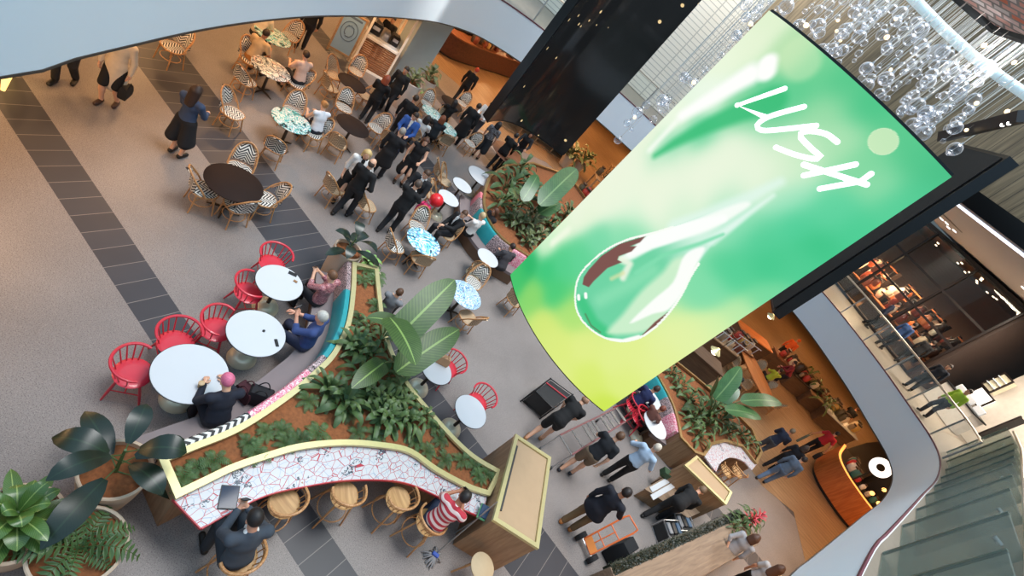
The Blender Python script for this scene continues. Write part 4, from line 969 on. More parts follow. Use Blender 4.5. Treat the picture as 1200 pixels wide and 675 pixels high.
# low work counter beside it
P = A2([(757, 573), (803, 546), (846, 588), (806, 606)], .42); c = sum(P, Vector((0, 0))) / 4; P = [p - c for p in P]; t = thing('work_counter', 'low oak work counter with two pale boards where a man bends over', 'counter', (c.x, c.y, 0))
b = MB(); b.prism(P, 0, .38); b.build('cabinet', M_oakv, t, False); b = MB(); b.prism(offset_poly(P, -.02), .38, .42); b.build('worktop', wood('grey_oak', (150, 128, 106), (124, 104, 86), 0, 3.), t, False)
for (u0, v0, u1, v1) in ((763, 574, 788, 560), (764, 583, 790, 568)):
    a, e = at(u0, v0, .44).to_2d(), at(u1, v1, .44).to_2d(); m = (a + e) / 2; b = MB(); b.box((m.x, m.y, .434), ((e - a).length, .13, .025), math.atan2((e - a).y, (e - a).x), ch=.005); o = b.build('tray', M_top, None, False); tag(o, 'long pale tray on the low oak work counter, ' + ('the nearer to the green box' if u0 == 763 else 'the farther from the green box'), 'tray')
p = at(779, 555, .5); b = MB(); b.box((p.x, p.y, .521), (.22, .2, .2), .4, ch=.01); tag(b.build('storage_box', mat('dark_green', (44, 72, 44), .7), None, False), 'small dark green box on the low oak work counter', 'box')
p = at(807, 566, .43); b = MB(); b.box((p.x, p.y, .431), (.42, .2, .02), .9, ch=.004); tag(b.build('cutting_mat', M_edge, None, False), 'black rectangular mat on the low oak work counter', 'mat')
# ------------------------------------------------------------ second and third planters
rim2 = [(574, 205), (568, 222), (567, 240), (574, 260), (591, 281), (618, 299)]
Q2 = smooth_line(A2(rim2, H1), 40); back2 = A2([(655, 315), (690, 290), (700, 250), (668, 205), (625, 190), (592, 193)], H1)
planter(Q2 + back2, H1, 'large round planter crowded with big leaves beside the left edge of the green screen', rim=mat('aged_brass', (150, 122, 76), .4, .6), soilz=.12)
c2 = sum(Q2 + back2, Vector((0, 0))) / 46
bench(Q2[12:], side_of(Q2[12:], c2), 'curved bench with pink and teal cushions below the left corner of the screen', H1 - .02, [(0, .14, mat('rose_leather', (214, 120, 128), .5), 'rose pink cushion'), (.145, .30, M_bwp, 'black and white patterned cushion'), (.305, .66, M_teal, 'teal leather cushion'), (.665, .82, M_bwp, 'black and white patterned cushion'), (.825, 1, M_pinkp, 'pink cushion')])
g3 = 'big-leaved plants crowding the round planter by the screen'
for u, v, k, s in [(590, 222, 'broad0', 1.4), (602, 215, 'broad1', 1.4), (585, 240, 'shrub0', 1.3), (600, 245, 'shrub1', 1.3), (615, 230, 'broad1', 1.5), (605, 265, 'olive0', 1.2), (620, 265, 'olive1', 1.3), (628, 280, 'olive0', 1.1), (640, 265, 'shrub2', 1.3), (650, 275, 'broad1', 1.2), (635, 245, 'broad0', 1.3), (660, 255, 'olive1', 1.3), (670, 270, 'shrub0', 1.2), (615, 285, 'olive1', .9), (595, 260, 'olive0', .9), (648, 295, 'shrub1', 1.1), (608, 200, 'broad0', 1.3)]:
    clump(k, at(u, v, H1 - .12), 'leafy green plant in the round planter by the screen', g3, s)
paddle(at(622, 252, H1), [(at(632, 240, 2.1), at(676, 198, 2.8), .66), (at(612, 235, 1.9), at(630, 205, 2.4), .42), (at(612, 238, 1.6), at(596, 224, 1.9), .5), (at(632, 250, 1.7), at(656, 238, 2.0), .5)], 'banana plant with dark paddle leaves in the round planter by the screen', m=leafmat('banana_dark', (30, 66, 36), (66, 108, 58), .35, (120, 150, 96)))
rim3 = [(748, 405), (771, 440), (787, 470), (794, 491), (798, 512)]
Q3 = smooth_line(A2(rim3, H1), 40); rest3 = A2([(815, 530), (826, 534), (835, 521), (851, 517), (871, 523), (887, 543), (894, 530), (882, 502), (850, 470), (815, 440), (780, 412)], H1)
planter(Q3 + rest3, H1, 'oak planter with spreading leaves right of the green screen tip', rim=MATS['aged_brass'], soilz=.12)
c3 = sum(Q3 + rest3, Vector((0, 0))) / 51
bench(Q3, side_of(Q3, c3), 'bench with teal and pink cushions against the planter right of the screen tip', H1 - .02, [(.05, .58, M_teal, 'teal leather cushion'), (.585, .75, M_bwp, 'black and white patterned cushion'), (.755, .97, M_pinkp, 'pink patterned cushion')], sd=.62)
ci3 = smooth_line(A2([(826, 535), (835, 522), (851, 518), (871, 524), (887, 544)], .86), 24); co3 = smooth_line(A2([(839, 553), (845, 542), (857, 536), (872, 541), (881, 551)], .86), 24)
c0 = ci3[12]; t = thing('counter', 'small curved counter with white patterned tiles behind the far oak kiosk', 'counter', (c0.x, c0.y, 0)); b = MB(); b.ribbon([p - c0 for p in ci3], [p - c0 for p in co3], .82, .86); b.build('counter_top', M_tile, t, True, .5)
b = MB(); b.ribbon([p - c0 for p in ci3], [p.lerp(q, .1) - c0 for p, q in zip(ci3, co3)], 0, .82); b.build('panel', M_oakv, t, True, .5)
g4 = 'leafy plants in the planter right of the screen tip'
for u, v, k, s in [(795, 455, 'shrub0', 1.1), (805, 470, 'shrub1', 1.2), (815, 485, 'broad0', 1.2), (808, 495, 'shrub2', 1.1), (825, 500, 'shrub0', 1.1), (840, 495, 'broad1', 1.2), (815, 512, 'shrub1', 1.0), (850, 508, 'shrub2', 1.0), (865, 510, 'shrub0', 1.0), (830, 470, 'broad0', 1.1), (785, 440, 'shrub2', 1.0), (875, 520, 'shrub1', .9), (848, 485, 'shrub1', 1.1)]:
    clump(k, at(u, v, H1 - .12), 'leafy green plant in the planter right of the screen tip', g4, s)
paddle(at(825, 490, H1), [(at(838, 468, 1.9), at(868, 430, 2.8), .55), (at(868, 470, 2.0), at(916, 473, 2.4), .46), (at(850, 480, 1.7), at(892, 490, 2.0), .46), (at(845, 470, 1.7), at(866, 456, 2.2), .40), (at(832, 462, 1.9), at(842, 440, 2.5), .3)], 'banana plant with splayed paddle leaves right of the screen tip', m=MATS['banana_dark'])
# ------------------------------------------------------------ hedge trough bottom right
a, e = at(715, 664, .9).to_2d(), at(868, 598, .9).to_2d(); d = (e - a).normalized(); n = Vector((d.y, -d.x)); L = (e - a).length
t = thing('planter_trough', 'long oak trough topped with a dark clipped hedge at the bottom right', 'planter', (a.x, a.y, 0), math.atan2(d.y, d.x))
b = MB(); b.box((L / 2, -.42, .45), (L, .84, .9), ch=.01); b.build('wall', wood('grey_oak', (150, 128, 106), (124, 104, 86), 0, 3.), t, False)
b = MB(); 
for k in range(2200):
    x, y = R_.uniform(.02, L - .02), R_.uniform(-.15, .06); q = Vector((x, y, .9 + R_.uniform(-.2 if y > 0 else 0, .025))); aa = R_.uniform(0, 6.28); dd = Vector((math.cos(aa), math.sin(aa), R_.uniform(.1, .9))) * .035; s_ = Vector((-dd.y, dd.x, .01)) * .35; b.add([q - s_ * .4, q + dd * .5 - s_, q + dd, q + dd * .5 + s_], [(0, 1, 2, 3)])
b.box((L / 2, -.06, .8), (L - .05, .2, .2)); b.build('hedge', leafmat('hedge_dark', (14, 22, 14), (34, 44, 26)), t, False)
dirv = lambda k: Vector((a.x + d.x * k + n.x * .28, a.y + d.y * k + n.y * .28, .86))
for k, (o, kk, s_) in enumerate([(L - .05, 'broad0', .8), (L - .5, 'shrub1', .75), (L + .25, 'shrub0', .8), (L - .9, 'shrub2', .6)]): clump(kk, dirv(o), 'glossy leafy plant at the far end of the hedge trough', 'leaf cluster at the end of the hedge trough', s_)
for k, o in enumerate((L + .05, L + .35, L - .25)): clump('red', dirv(o) + Vector((0, 0, .18)), 'red flowering plant at the far end of the hedge trough', 'red flowers on the hedge trough', .9, name='flowering_plant')
# ------------------------------------------------------------ pots
p = pot(93, 640, .62, .42, 'large cream pot with a fern at the bottom left corner'); fern(p, 'dark fern with long fronds in the nearest cream pot', None, 1.35, 1); 
p = pot(137, 549, .72, .36, 'tall cream pot with dark rubber plant left of the planter tip'); clump('dark', p, 'dark rubber plant with big pointed leaves in the tall cream pot', None, 1.25, .6, 'rubber_plant')
p = pot(18, 612, .60, .40, 'wide cream pot at the left edge holding a rosette plant'); clump('rosette', p, 'variegated rosette plant in the pot at the left edge', None, 1.25, name='rosette_plant')
p = pot(409, 292, .95, .29, 'tall cream pot at the top tip of the foreground planter', taper=.8); clump('dark', p, 'dark-leaved plant in the tall pot at the planter top tip', None, .9, 2.2, 'rubber_plant')
p = pot(432, 306, .70, .15, 'small cream pot beside the tall pot at the planter top tip'); clump('pale', p, 'pale green rosette plant beside the tall pot at the planter top', None, 1.1)
p = pot(441, 321, .62, .13, 'little cream pot right of the planter top tip'); fern(p, 'small fern in the little pot right of the planter top tip', None, .9)
p = pot(484, 95, 1.05, .36, 'tall white pot near the grey column', M_potw, .86); clump('olive0', p, 'dark bushy plant in the tall white pot', None, 1.1)
p = pot(503, 92, 1.0, .34, 'white pot behind the tall white pot, with spiky foliage', M_potw, .8); clump('olive1', p, 'bushy olive-toned plant in the white pot behind', None, 1.2)
p = pot(500, 108, .6, .26, 'small white pot with spiky green plant by the brown tables', M_potw); clump('pale', p, 'spiky green plant in the small white pot', None, 1.2)
for i, (u, v) in enumerate([(668, 183), (682, 190)]):
    p = pot(u, v, .6, .3, 'cream pot with bush below the dark screen, ' + ('left one' if i == 0 else 'right one')); clump('olive%d' % i, p, 'olive-leaved bush below the dark screen, ' + ('left one' if i == 0 else 'right one'), None, 1.8)
# ------------------------------------------------------------ tables
white_table(328, 331, .40, 'white round table nearest the top tip of the foreground planter, with a phone on it')
white_table(301, 390, .44, 'white round table in the middle, before the grey-haired man in blue')
white_table(224, 437, .47, 'white round table at the lower left, before the pink-haired person')
white_table(512, 433, .34, 'white round table beside the banana leaf, with a brown bag on it'); white_table(552, 482, .36, 'white round table nearest the oak kiosk')
white_table(542, 217, .34, 'upper of two small white tables left of the round planter'); white_table(526, 232, .34, 'lower of two small white tables left of the round planter')
white_table(572, 302, .34, 'white oval table by the bench under the screen corner'); white_table(564, 207, .50, 'large pale table against the round planter')
white_table(763, 468, .40, 'white table half hidden by the screen tip'); white_table(768, 498, .42, 'white table beside the red chair, before the teal bench')
dark_table(275, 214, .52, 'large dark brown round table among four rattan chairs'); dark_table(413, 97, .44, 'dark brown table near the slatted kiosk front'); dark_table(414, 147, .46, 'dark brown table left of the crowd'); dark_table(530, 121, .46, 'dark brown table below the curved brown desk')
M_pt = splotch('teal_print', [(40, 46, 50), (90, 190, 186), (228, 214, 206), (74, 178, 178), (240, 236, 230), (58, 150, 160)], 6.5, dist=1.2); M_pb = splotch('grey_print', [(36, 40, 46), (196, 204, 204), (112, 128, 132), (230, 228, 222), (60, 66, 74), (214, 190, 180)], 4., dist=1.5); M_pl = splotch('blue_print', [(40, 56, 90), (96, 196, 218), (236, 240, 242), (120, 208, 224), (70, 120, 170), (228, 234, 238)], 3.6, dist=1.6); M_ps = splotch('blue_leaf_print', [(38, 80, 140), (220, 234, 240), (70, 160, 200), (236, 240, 240), (52, 108, 168), (150, 210, 226)], 5., dist=3.)
dark_table(342, 141, .46, 'round table with teal leaf print by the blonde woman', M_pt); dark_table(318, 80, .48, 'round table with grey print between two seated men', M_pb); dark_table(320, 41, .48, 'round table with teal print half under the white bulkhead', M_pt)
dark_table(497, 283, .46, 'round table with turquoise print and place mats, left of the man in black', M_pl); dark_table(546, 345, .44, 'round table with blue leaf print beside the tip of the banana leaf', M_ps)
dark_table(507, 132, .40, 'small round table with pale turquoise print in the crowd', M_pt); dark_table(524, 150, .40, 'round table with turquoise glassware among the crowd', M_pt)
# ------------------------------------------------------------ chairs
def chair(K, u, v, to, label, z=.46, group=None):
    p = at(u, v, z); q = at(*to, .75); p.z = 0; return K(p, ang_to(p, q), label, group)
RC = 'black and white woven rattan chair, '
for K, u, v, to, w in [(K_chev, 240, 222, (275, 214), 'left side of the big dark brown table'), (K_chev, 281, 198, (275, 214), 'behind the big dark brown table, zigzag back in view'), (K_chev, 279, 240, (275, 214), 'nearest side of the big dark brown table'), (K_chev, 311, 233, (275, 214), 'right side of the big dark brown table'),
                       (K_chev, 273, 132, (318, 150), 'standing alone right of the woman in denim'), (K_chev, 323, 172, (342, 141), 'near side of the teal print table'), (K_chev, 343, 131, (342, 141), 'behind the teal print table'), (K_chev, 368, 156, (342, 141), 'under the blonde woman at the teal table'),
                       (K_chev, 288, 94, (318, 80), 'near left side of the grey print table'), (K_chev, 293, 70, (318, 80), 'under the man in beige'), (K_chev, 348, 98, (318, 80), 'under the dark-haired man right of the grey table'), (K_chev, 340, 43, (320, 41), 'right of the table half under the bulkhead'), (K_chev, 203, 55, (170, 40), 'its legs just showing under the bulkhead'),
                       (K_tan, 391, 88, (413, 97), 'left of the table by the slatted kiosk'), (K_tan, 387, 102, (413, 97), 'turned sideways left of the slatted kiosk table'), (K_chev, 417, 84, (413, 97), 'between table and slatted kiosk front'), (K_tan, 428, 112, (413, 97), 'near right of the slatted kiosk table'), (K_chev, 403, 126, (414, 147), 'above the dark table left of the crowd'), (K_chev, 441, 150, (414, 147), 'right of the dark table left of the crowd'),
                       (K_tan, 396, 168, (414, 147), 'below the dark table left of the crowd'), (K_tan, 392, 220, (415, 208), 'behind the bald man in the black suit'), (K_tan, 430, 240, (450, 232), 'between the two black-suited men'), (K_chev, 463, 288, (497, 283), 'left of the turquoise print table'), (K_chev, 489, 266, (497, 283), 'above the turquoise print table'), (K_tan, 492, 303, (497, 283), 'below the turquoise print table'), (K_tan, 524, 274, (497, 283), 'under the man in black at the turquoise table'),
                       (K_chev, 555, 331, (546, 345), 'above the blue leaf print table'), (K_tan, 549, 372, (546, 345), 'below the blue leaf print table'), (K_tan, 603, 352, (640, 340), 'standing alone under the left corner of the screen'), (K_tan, 509, 232, (526, 232), 'left of the lower small white table'), (K_tan, 521, 212, (542, 217), 'left of the upper small white table'), (K_tan, 516, 204, (540, 205), 'highest by the small white tables'),
                       (K_chev, 500, 122, (507, 132), 'right of the small spiky pot'), (K_tan, 488, 132, (507, 132), 'left of the small turquoise table'), (K_tan, 517, 142, (524, 150), 'between two turquoise tables'), (K_tan, 520, 165, (524, 150), 'below the turquoise glassware table'), (K_chev, 551, 168, (535, 160), 'white-framed, beside the patterned dress'), (K_chev, 541, 121, (530, 121), 'right of the table below the brown desk'), (K_tan, 487, 160, (500, 150), 'under the woman with dark hair in white'), (K_tan, 562, 315, (572, 302), 'tucked against the bench table under the screen corner'), (K_tan, 455, 165, (470, 150), 'left of the man in bright blue')]:
    chair(K, u, v, to, (RC if K is K_chev else 'brown woven rattan chair, ') + w)
for u, v, to, w in [(156, 437, (224, 437), 'farthest left, at the lower left table'), (206, 402, (224, 437), 'above the lower left white table'), (254, 386, (301, 390), 'left of the middle white table'), (291, 343, (328, 331), 'left of the white table nearest the planter tip'), (319, 309, (328, 331), 'above the white table nearest the planter tip'),
                    (525, 431, (512, 433), 'behind the table with the brown bag'), (560, 471, (552, 482), 'behind the table nearest the oak kiosk'), (748, 491, (768, 498), 'right of the light blue shirted man, by the screen tip'), (741, 476, (763, 468), 'half hidden behind the screen tip')]:
    chair(K_red, u, v, to, 'red spindle-back chair ' + w, .45)
for u, v, to, w in [(333, 589, (315, 560), 'leftmost empty one under the tiled counter'), (404, 580, (404, 545), 'middle empty one under the tiled counter'), (467, 585, (455, 545), 'rightmost empty one under the tiled counter'), (280, 653, (258, 612), 'under the man in the charcoal suit'), (502, 612, (532, 578), 'under the man in the striped shirt'), (851, 552, (851, 528), 'left one under the small far counter'), (864, 553, (868, 532), 'right one under the small far counter')]:
    chair(K_stool, u, v, to, 'bent-wood bar stool, ' + w, .67)
# ------------------------------------------------------------ small things
def on(u, v, z): return at(u, v, z)
p = on(343, 321, .755); b = MB(); b.box((p.x, p.y, .756), (.075, .15, .009), -.9, ch=.003); tag(b.build('phone', M_edge, None, False), 'dark phone lying on the white table nearest the planter tip', 'phone')
p = on(346, 330, .75); b = MB(); b.box((p.x, p.y, .758), (.07, .05, .014), .5, ch=.004); tag(b.build('wallet', mat('tan_leather', (150, 110, 70), .6), None, False), 'small tan wallet on the white table nearest the planter tip', 'wallet')
p = on(309, 388, .75); b = MB(); b.lathe([(0, .751), (.022, .751), (.022, .762), (0, .764)], (p.x, p.y, 0), 16); tag(b.build('socket_cap', M_edge, None), 'little black round cap on the middle white table', 'cap')
p = on(324, 402, .75); b = MB(); b.box((p.x, p.y, .757), (.14, .05, .013), -.35, ch=.005); tag(b.build('glasses_case', M_edge, None, False), 'dark glasses case on the middle white table', 'case')
p = on(234, 453, .75); t = thing('coffee_cup', 'brown takeaway cup on the lower left white table', 'cup', (p.x, p.y, .75)); b = MB(); b.lathe([(.028, 0), (.038, .09)], n=20); b.build('cup', mat('kraft', (170, 136, 96), .7), t); b = MB(); b.lathe([(.040, .09), (.040, .1), (.034, .105), (0, .106)], n=20); b.build('lid', mat('kraft_lid', (196, 166, 126), .5), t)
def bag(p, sz, rz, label, m, handles=True):
    t = thing('bag', label, 'bag', p, rz); b = MB(); x, y, z = [q / 2 for q in sz]
    b.loft([[(x * k, -y * k, zz), (x * k, y * k, zz), (-x * k, y * k, zz), (-x * k, -y * k, zz)] for k, zz in ((.9, 0), (1, z * .3), (1.03, z), (.9, z * 1.7), (.78, z * 2))], True, True); b.build('pouch', m, t, True, .9)
    if handles:
        for q in (-1, 1): b = MB(); b.tube(bez((-x * .5, y * .6 * q, z * 1.9), (0, y * .9 * q, z * 3.6), (x * .5, y * .6 * q, z * 1.9), 10), .009, 6); b.build('handle', m, t)
    return t
bag(on(517, 425, .75), (.26, .14, .2), .6, 'brown paper bag on the table beside the banana leaf', mat('paper_brown', (186, 146, 110), .8))
bag(on(300, 470, .46), (.36, .2, .3), .7, 'black handbag on the bench beside the pink-haired person', cloth((26, 26, 30)))
bag(on(284, 464, .46), (.3, .18, .24), .2, 'dark wine-coloured handbag next to the black bag on the bench', cloth((60, 20, 30)))
b = MB(); p = on(509, 238, .55); b.ball((p.x, p.y, .66), (.2, .2, .2), 24, 14); b.tube([(p.x, p.y, .85), (p.x + .01, p.y, .88)], [.02, .005], 8); t = b.build('balloon', mat('balloon_red', (224, 40, 48), .3), None); tag(t, 'bright red ball on the chairs left of the small white tables', 'ball')
bag(on(492, 250, .25), (.34, .2, .34), .3, 'magenta rucksack between chairs below the red ball', cloth((190, 36, 90)))
p = on(268, 583, .86); rzt = .9; t = thing('tablet', 'black tablet lying on the tiled counter before the suited man', 'tablet', (p.x, p.y, .862), rzt); b = MB(); b.box((0, 0, .006), (.21, .29, .012), ch=.004); b.build('case', M_edge, t, False); b = MB(); b.box((0, 0, .0125), (.19, .26, .002)); b.build('display', mat('display_blue', (36, 46, 66), .08), t, False)
# kiosk clutter: mop, dustpan, stool
p0, p1 = at(507, 652, .06), at(583, 588, 1.25); t = thing('mop', 'grey string mop leaning on the oak kiosk', 'mop', (p0.x, p0.y, 0)); o3 = Vector((p0.x, p0.y, 0)); b = MB(); b.tube([p0 - o3, p1 - o3], .013, 8); b.build('handle', M_chrome, t)
b = MB()
for k in range(46): a = R_.uniform(0, 6.28); r = R_.uniform(.06, .19); b.tube(bez((.02 * math.cos(a), .02 * math.sin(a), .13), (r * .7 * math.cos(a), r * .7 * math.sin(a), .12), (r * math.cos(a), r * math.sin(a), .012), 6), .011, 5)
b.build('strings', mat('mop_grey', (150, 150, 152), .9), t); b = MB(); b.box((0, 0, .15), (.12, .06, .05), .3, ch=.01); b.build('clip', mat('clip_blue', (52, 84, 170), .5), t)
p = at(570, 601, .95); t = thing('dustpan', 'green and navy dustpan propped on the oak kiosk side', 'dustpan', (p.x, p.y, 0), .5); b = MB(); b.box((0, 0, .95), (.24, .2, .03), 0, Matrix.Rotation(.4, 3, 'X'), .008); b.build('pan', mat('navy_plastic', (36, 62, 92), .5), t, False); b = MB(); b.box((0, -.01, .935), (.28, .24, .018), 0, Matrix.Rotation(.4, 3, 'X'), .008); b.build('edge_band', mat('green_plastic', (70, 130, 90), .5), t, False); b = MB(); b.tube([(0, 0, 0.0), (0, 0, .93)], .012, 8); b.build('handle', M_chrome, t)
p = at(566, 664, .62); p.z = 0; t = thing('bar_stool', 'round beige topped stool at the foot of the oak kiosk', 'stool', p); b = MB(); b.lathe([(.18, .58), (.215, .59), (.22, .61), (.2, .625), (0, .628)], n=30); b.build('seat', mat('seat_beige', (190, 168, 134), .7), t)
for k in range(4): a = k * PI / 2 + .4; b = MB(); b.tube([(.14 * math.cos(a), .14 * math.sin(a), .58), (.21 * math.cos(a), .21 * math.sin(a), 0)], [.018, .014], 8); b.build('leg', M_rattan, t)
# hand truck
M_or = mat('orange_paint', (222, 110, 52), .45); W0_, W1_ = at(681, 628, .13), at(694, 655, .13); T0, T1 = at(737, 603, 1.0), at(748, 622, 1.0); b0, b1 = at(685, 631, .16), at(692, 650, .16)
t = thing('hand_truck', 'orange two-wheeled hand truck held by the man in boots', 'hand truck', ((W0_.x + W1_.x) / 2, (W0_.y + W1_.y) / 2, 0)); o3 = Vector(t.location)
L3 = lambda x, y, k: x.lerp(y, k) - o3
b = MB(); b.tube([b0 - o3, L3(b0, T0, .9), L3(T0, T1, .06) + (T0 - b0) * .0, L3(T0, T1, .3), L3(T0, T1, .7), L3(T0, T1, .94), L3(b1, T1, .9), b1 - o3], .018, 8)
for k in (.0, .3, .6): b.tube([L3(b0, T0, k), L3(b1, T1, k)], .014, 8)
m0, m1 = b0.lerp(b1, .5), T0.lerp(T1, .5); b.tube([m0 - o3, m0.lerp(m1, .62) - o3], .012, 8); b.build('frame', M_or, t)
dt = (m1 - m0).normalized(); pn = (b1 - b0).cross(dt).normalized(); pn = pn if pn.z > 0 else -pn
b = MB(); pl = [b0, b1, b1 + dt * .16, b0 + dt * .16]; b.loft([[q - o3 for q in pl], [q - o3 + pn * .012 for q in pl]], True, True); b.build('toe_plate', mat('orange_plate', (232, 140, 62), .45), t, False)
ax = (W1_ - W0_).normalized()
for q in (W0_, W1_): b = MB(); b.tube([q - o3 - ax * .05, q - o3 - ax * .045, q - o3 + ax * .045, q - o3 + ax * .05], [.10, .13, .13, .10], 24); o = b.build('wheel', mat('tyre', (26, 26, 28), .8), t)
b = MB(); b.tube([W0_ - o3, W1_ - o3], .014, 8); b.build('axle', M_chrome, t)
p = at(727, 645, .3); bag(Vector((p.x, p.y, 0)), (.5, .3, .62), math.atan2(dt.y, dt.x), 'black equipment bag standing beside the orange hand truck', cloth((24, 26, 30)), False)
# platform trolley with slats, black crate
M_rr = mat('rail_red_grey', (128, 84, 84), .5); r0, r1, q0, q1 = at(656, 510, .75), at(722, 478, .75), at(670, 533, .75), at(733, 494, .75); c = (r0 + q1) / 2; c.z = 0
t = thing('trolley', 'aluminium slatted trolley with red side rails behind the men in black', 'trolley', c); b = MB(); b.tube([r0 - c, r1 - c], .022, 8); b.tube([q0 - c, q1 - c], .022, 8); b.build('rail', M_rr, t)
for k in (0, .18, .36, .44, .52, .68, .78, .88, 1): x, y = r0.lerp(r1, k) - c, q0.lerp(q1, k) - c; b = MB(); d_ = (y - x); b.box((x + y) / 2, (d_.length, .09 if k > .3 else .04, .022), math.atan2(d_.y, d_.x)); b.build('slat', M_chrome, t, False)
for q in (r0, r1, q0, q1):
    x = q - c; b = MB(); b.tube([x, (x.x, x.y, .12)], .018, 8); b.build('leg', M_chrome, t); b = MB(); b.tube([(x.x - .02, x.y, .06), (x.x + .02, x.y, .06)], .06, 14); b.build('castor', M_edge, t)
C0 = [at(u, v, .55).to_2d() for u, v in [(627, 457), (646, 443), (672, 462), (650, 478)]]; c = sum(C0, Vector((0, 0))) / 4; PQ = [p - c for p in C0]; t = thing('crate', 'black flight case with red strap beside the stooping man', 'crate', (c.x, c.y, 0)); b = MB(); b.prism(offset_poly(PQ, .03), .06, .5); b.build('case', mat('case_black', (34, 36, 38), .5, var=.4, vs=8), t, False)
b = MB()
for z in (.06, .52): b.tube([(p.x, p.y, z) for p in PQ], .02, 6, True)
for p in PQ: b.tube([(p.x, p.y, .0), (p.x, p.y, .54)], .02, 6)
b.build('frame', M_black, t); a_, e_ = PQ[1].lerp(PQ[0], .3), PQ[2].lerp(PQ[3], .3); b = MB(); b.box(((a_.x + e_.x) / 2, (a_.y + e_.y) / 2, .515), ((e_ - a_).length, .035, .02), math.atan2((e_ - a_).y, (e_ - a_).x)); b.build('strap', mat('strap_red', (170, 44, 56), .6), t, False)
for i, (u, v, rz, w) in enumerate([(791, 620, .9, 'left of'), (803, 612, .9, 'right of')]):
    p = at(u, v, .4); t = thing('crate', 'open aluminium framed crate of gear under the bending man, %s the pair' % w, 'crate', (p.x, p.y, 0), rz); b = MB()
    for z in (.02, .4): b.tube([(.32 * x, .2 * y, z) for x, y in ((-1, -1), (1, -1), (1, 1), (-1, 1))], .018, 6, True)
    for x in (-1, 1):
        for y in (-1, 1): b.tube([(.32 * x, .2 * y, 0), (.32 * x, .2 * y, .41)], .018, 6)
    b.build('frame', M_chrome, t); b = MB(); b.box((0, 0, .19), (.60, .36, .34), ch=.01); b.build('lining', mat('case_black', (34, 36, 38)), t, False)
    for k in range(3): q = MB(); q.box((-.18 + .18 * k, .02, .385), (.13, .26, .05), ch=.012); q.build('equipment', [mat('gear_grey', (130, 132, 136), .4), M_edge, mat('gear_blue', (70, 96, 120), .5)][k], t, False)
# ------------------------------------------------------------ far ground floor
a, e = at(455, 95).to_2d(), at(486, 106).to_2d(); d = (e - a).normalized(); n = Vector((-d.y, d.x)); n = n if n.dot(a) > 0 else -n
b = MB(); b.prism([a, e, e + n * .7, a + n * .7], 0, ZB + .02); struct(b.build('column', mat('column_slate', (186, 198, 198), .6, vs=1.5), None, False))
# coffee stall
s0, s1 = at(383, 58, 0).to_2d(), at(449, 95, 0).to_2d(); sd_ = (s1 - s0).normalized(); sn = Vector((-sd_.y, sd_.x)); sn = sn if sn.dot(s0) > 0 else -sn; SL = (s1 - s0).length; rz = math.atan2(sd_.y, sd_.x)
fl_ = 1 if (Matrix.Rotation(rz, 2) @ Vector((0, 1))).dot(sn) > 0 else -1
t = thing('coffee_stall', 'white framed coffee stall with slatted timber front beside the grey column', 'stall', (s0.x, s0.y, 0), rz)
mid = SL * .42; Y = lambda y: y * fl_
b = MB()
for x in (mid, SL): b.box((x, 0, 1.3), (.07, .07, 2.6)); b.box((x, Y(1.6), 1.3), (.07, .07, 2.6))
b.box((SL * .72, 0, 1.13), (SL * .56, .07, .07)); b.box((SL * .72, 0, .04), (SL * .56, .07, .07)); b.box((SL * .72, 0, 2.58), (SL * .56, .07, .07)); b.box((SL, Y(.8), 1.13), (.07, 1.6, .07)); b.box((SL, Y(.8), 2.58), (.07, 1.6, .07)); b.build('frame', mat('frame_white', (230, 222, 212), .5), t, False)
b = MB()
for k in range(14): b.box(((mid + SL) / 2, Y(.03), .12 + k * .073), (SL - mid - .08, .03, .05), ch=.004)
b.build('slats', wood('walnut', (150, 98, 64), (118, 72, 44), 0, 3.), t, False)
b = MB(); b.box(((mid + SL) / 2, Y(.35), 1.17), (SL - mid, .7, .05), ch=.01); b.build('worktop', M_top, t, False)
for k, (x, w_, hh, m) in enumerate([(mid + (SL - mid) * .2, .40, .4, M_edge), (mid + (SL - mid) * .52, .26, .32, M_chrome), (mid + (SL - mid) * .8, .3, .36, M_edge)]):
    q = Matrix.Rotation(rz, 2) @ Vector((x, Y(.4))) + s0; tt = thing('coffee_machine', ['black espresso machine at the left of the coffee stall worktop', 'steel grinder in the middle of the coffee stall worktop', 'black till at the right of the coffee stall worktop'][k], 'machine', (q.x, q.y, 1.195), rz); b = MB(); b.box((0, 0, hh / 2), (w_, .36, hh), ch=.03); b.build('housing', m, tt, False); b = MB(); b.box((0, -Y(.19), hh * .6), (w_ * .6, .03, hh * .3), ch=.006); b.build('panel', mat('panel_light', (170, 176, 190), .3), tt, False)
t = thing('notice_board', 'pale blue poster in a pale wooden frame at the left of the coffee stall', 'sign', (s0.x, s0.y, 0), rz); b = MB(); W_, Hb = mid - .15, 1.35
b.box((W_ / 2, 0, .85), (W_, .04, Hb), ch=.006); b.build('panel', mat('poster_blue', (142, 176, 206), .5, var=.03), t, False); b = MB()
for x in (0, W_): b.box((x, 0, .8), (.06, .07, 1.55))
for z in (.16, 1.55): b.box((W_ / 2, 0, z), (W_, .07, .06))
b.build('frame', M_oak, t, False); b = MB()
for k in range(9): a_ = 2 * PI * k / 9; b.tube([(W_ / 2 + .2 * W_ * math.cos(a_ + j * .7), -Y(.028), .95 + .22 * math.sin(a_ + j * .7) * (1 - .2 * j)) for j in (0, .5, 1)], .014, 5)
b.tube([(W_ / 2 + .36 * W_ * math.cos(q), -Y(.028), .95 + .34 * math.sin(q)) for q in [2 * PI * i / 24 for i in range(24)]], .010, 5, True); b.box((W_ / 2, -Y(.024), 1.42), (W_ * .7, .006, .07)); b.build('printed_motif', mat('motif_slate', (86, 108, 134), .6), t, False)
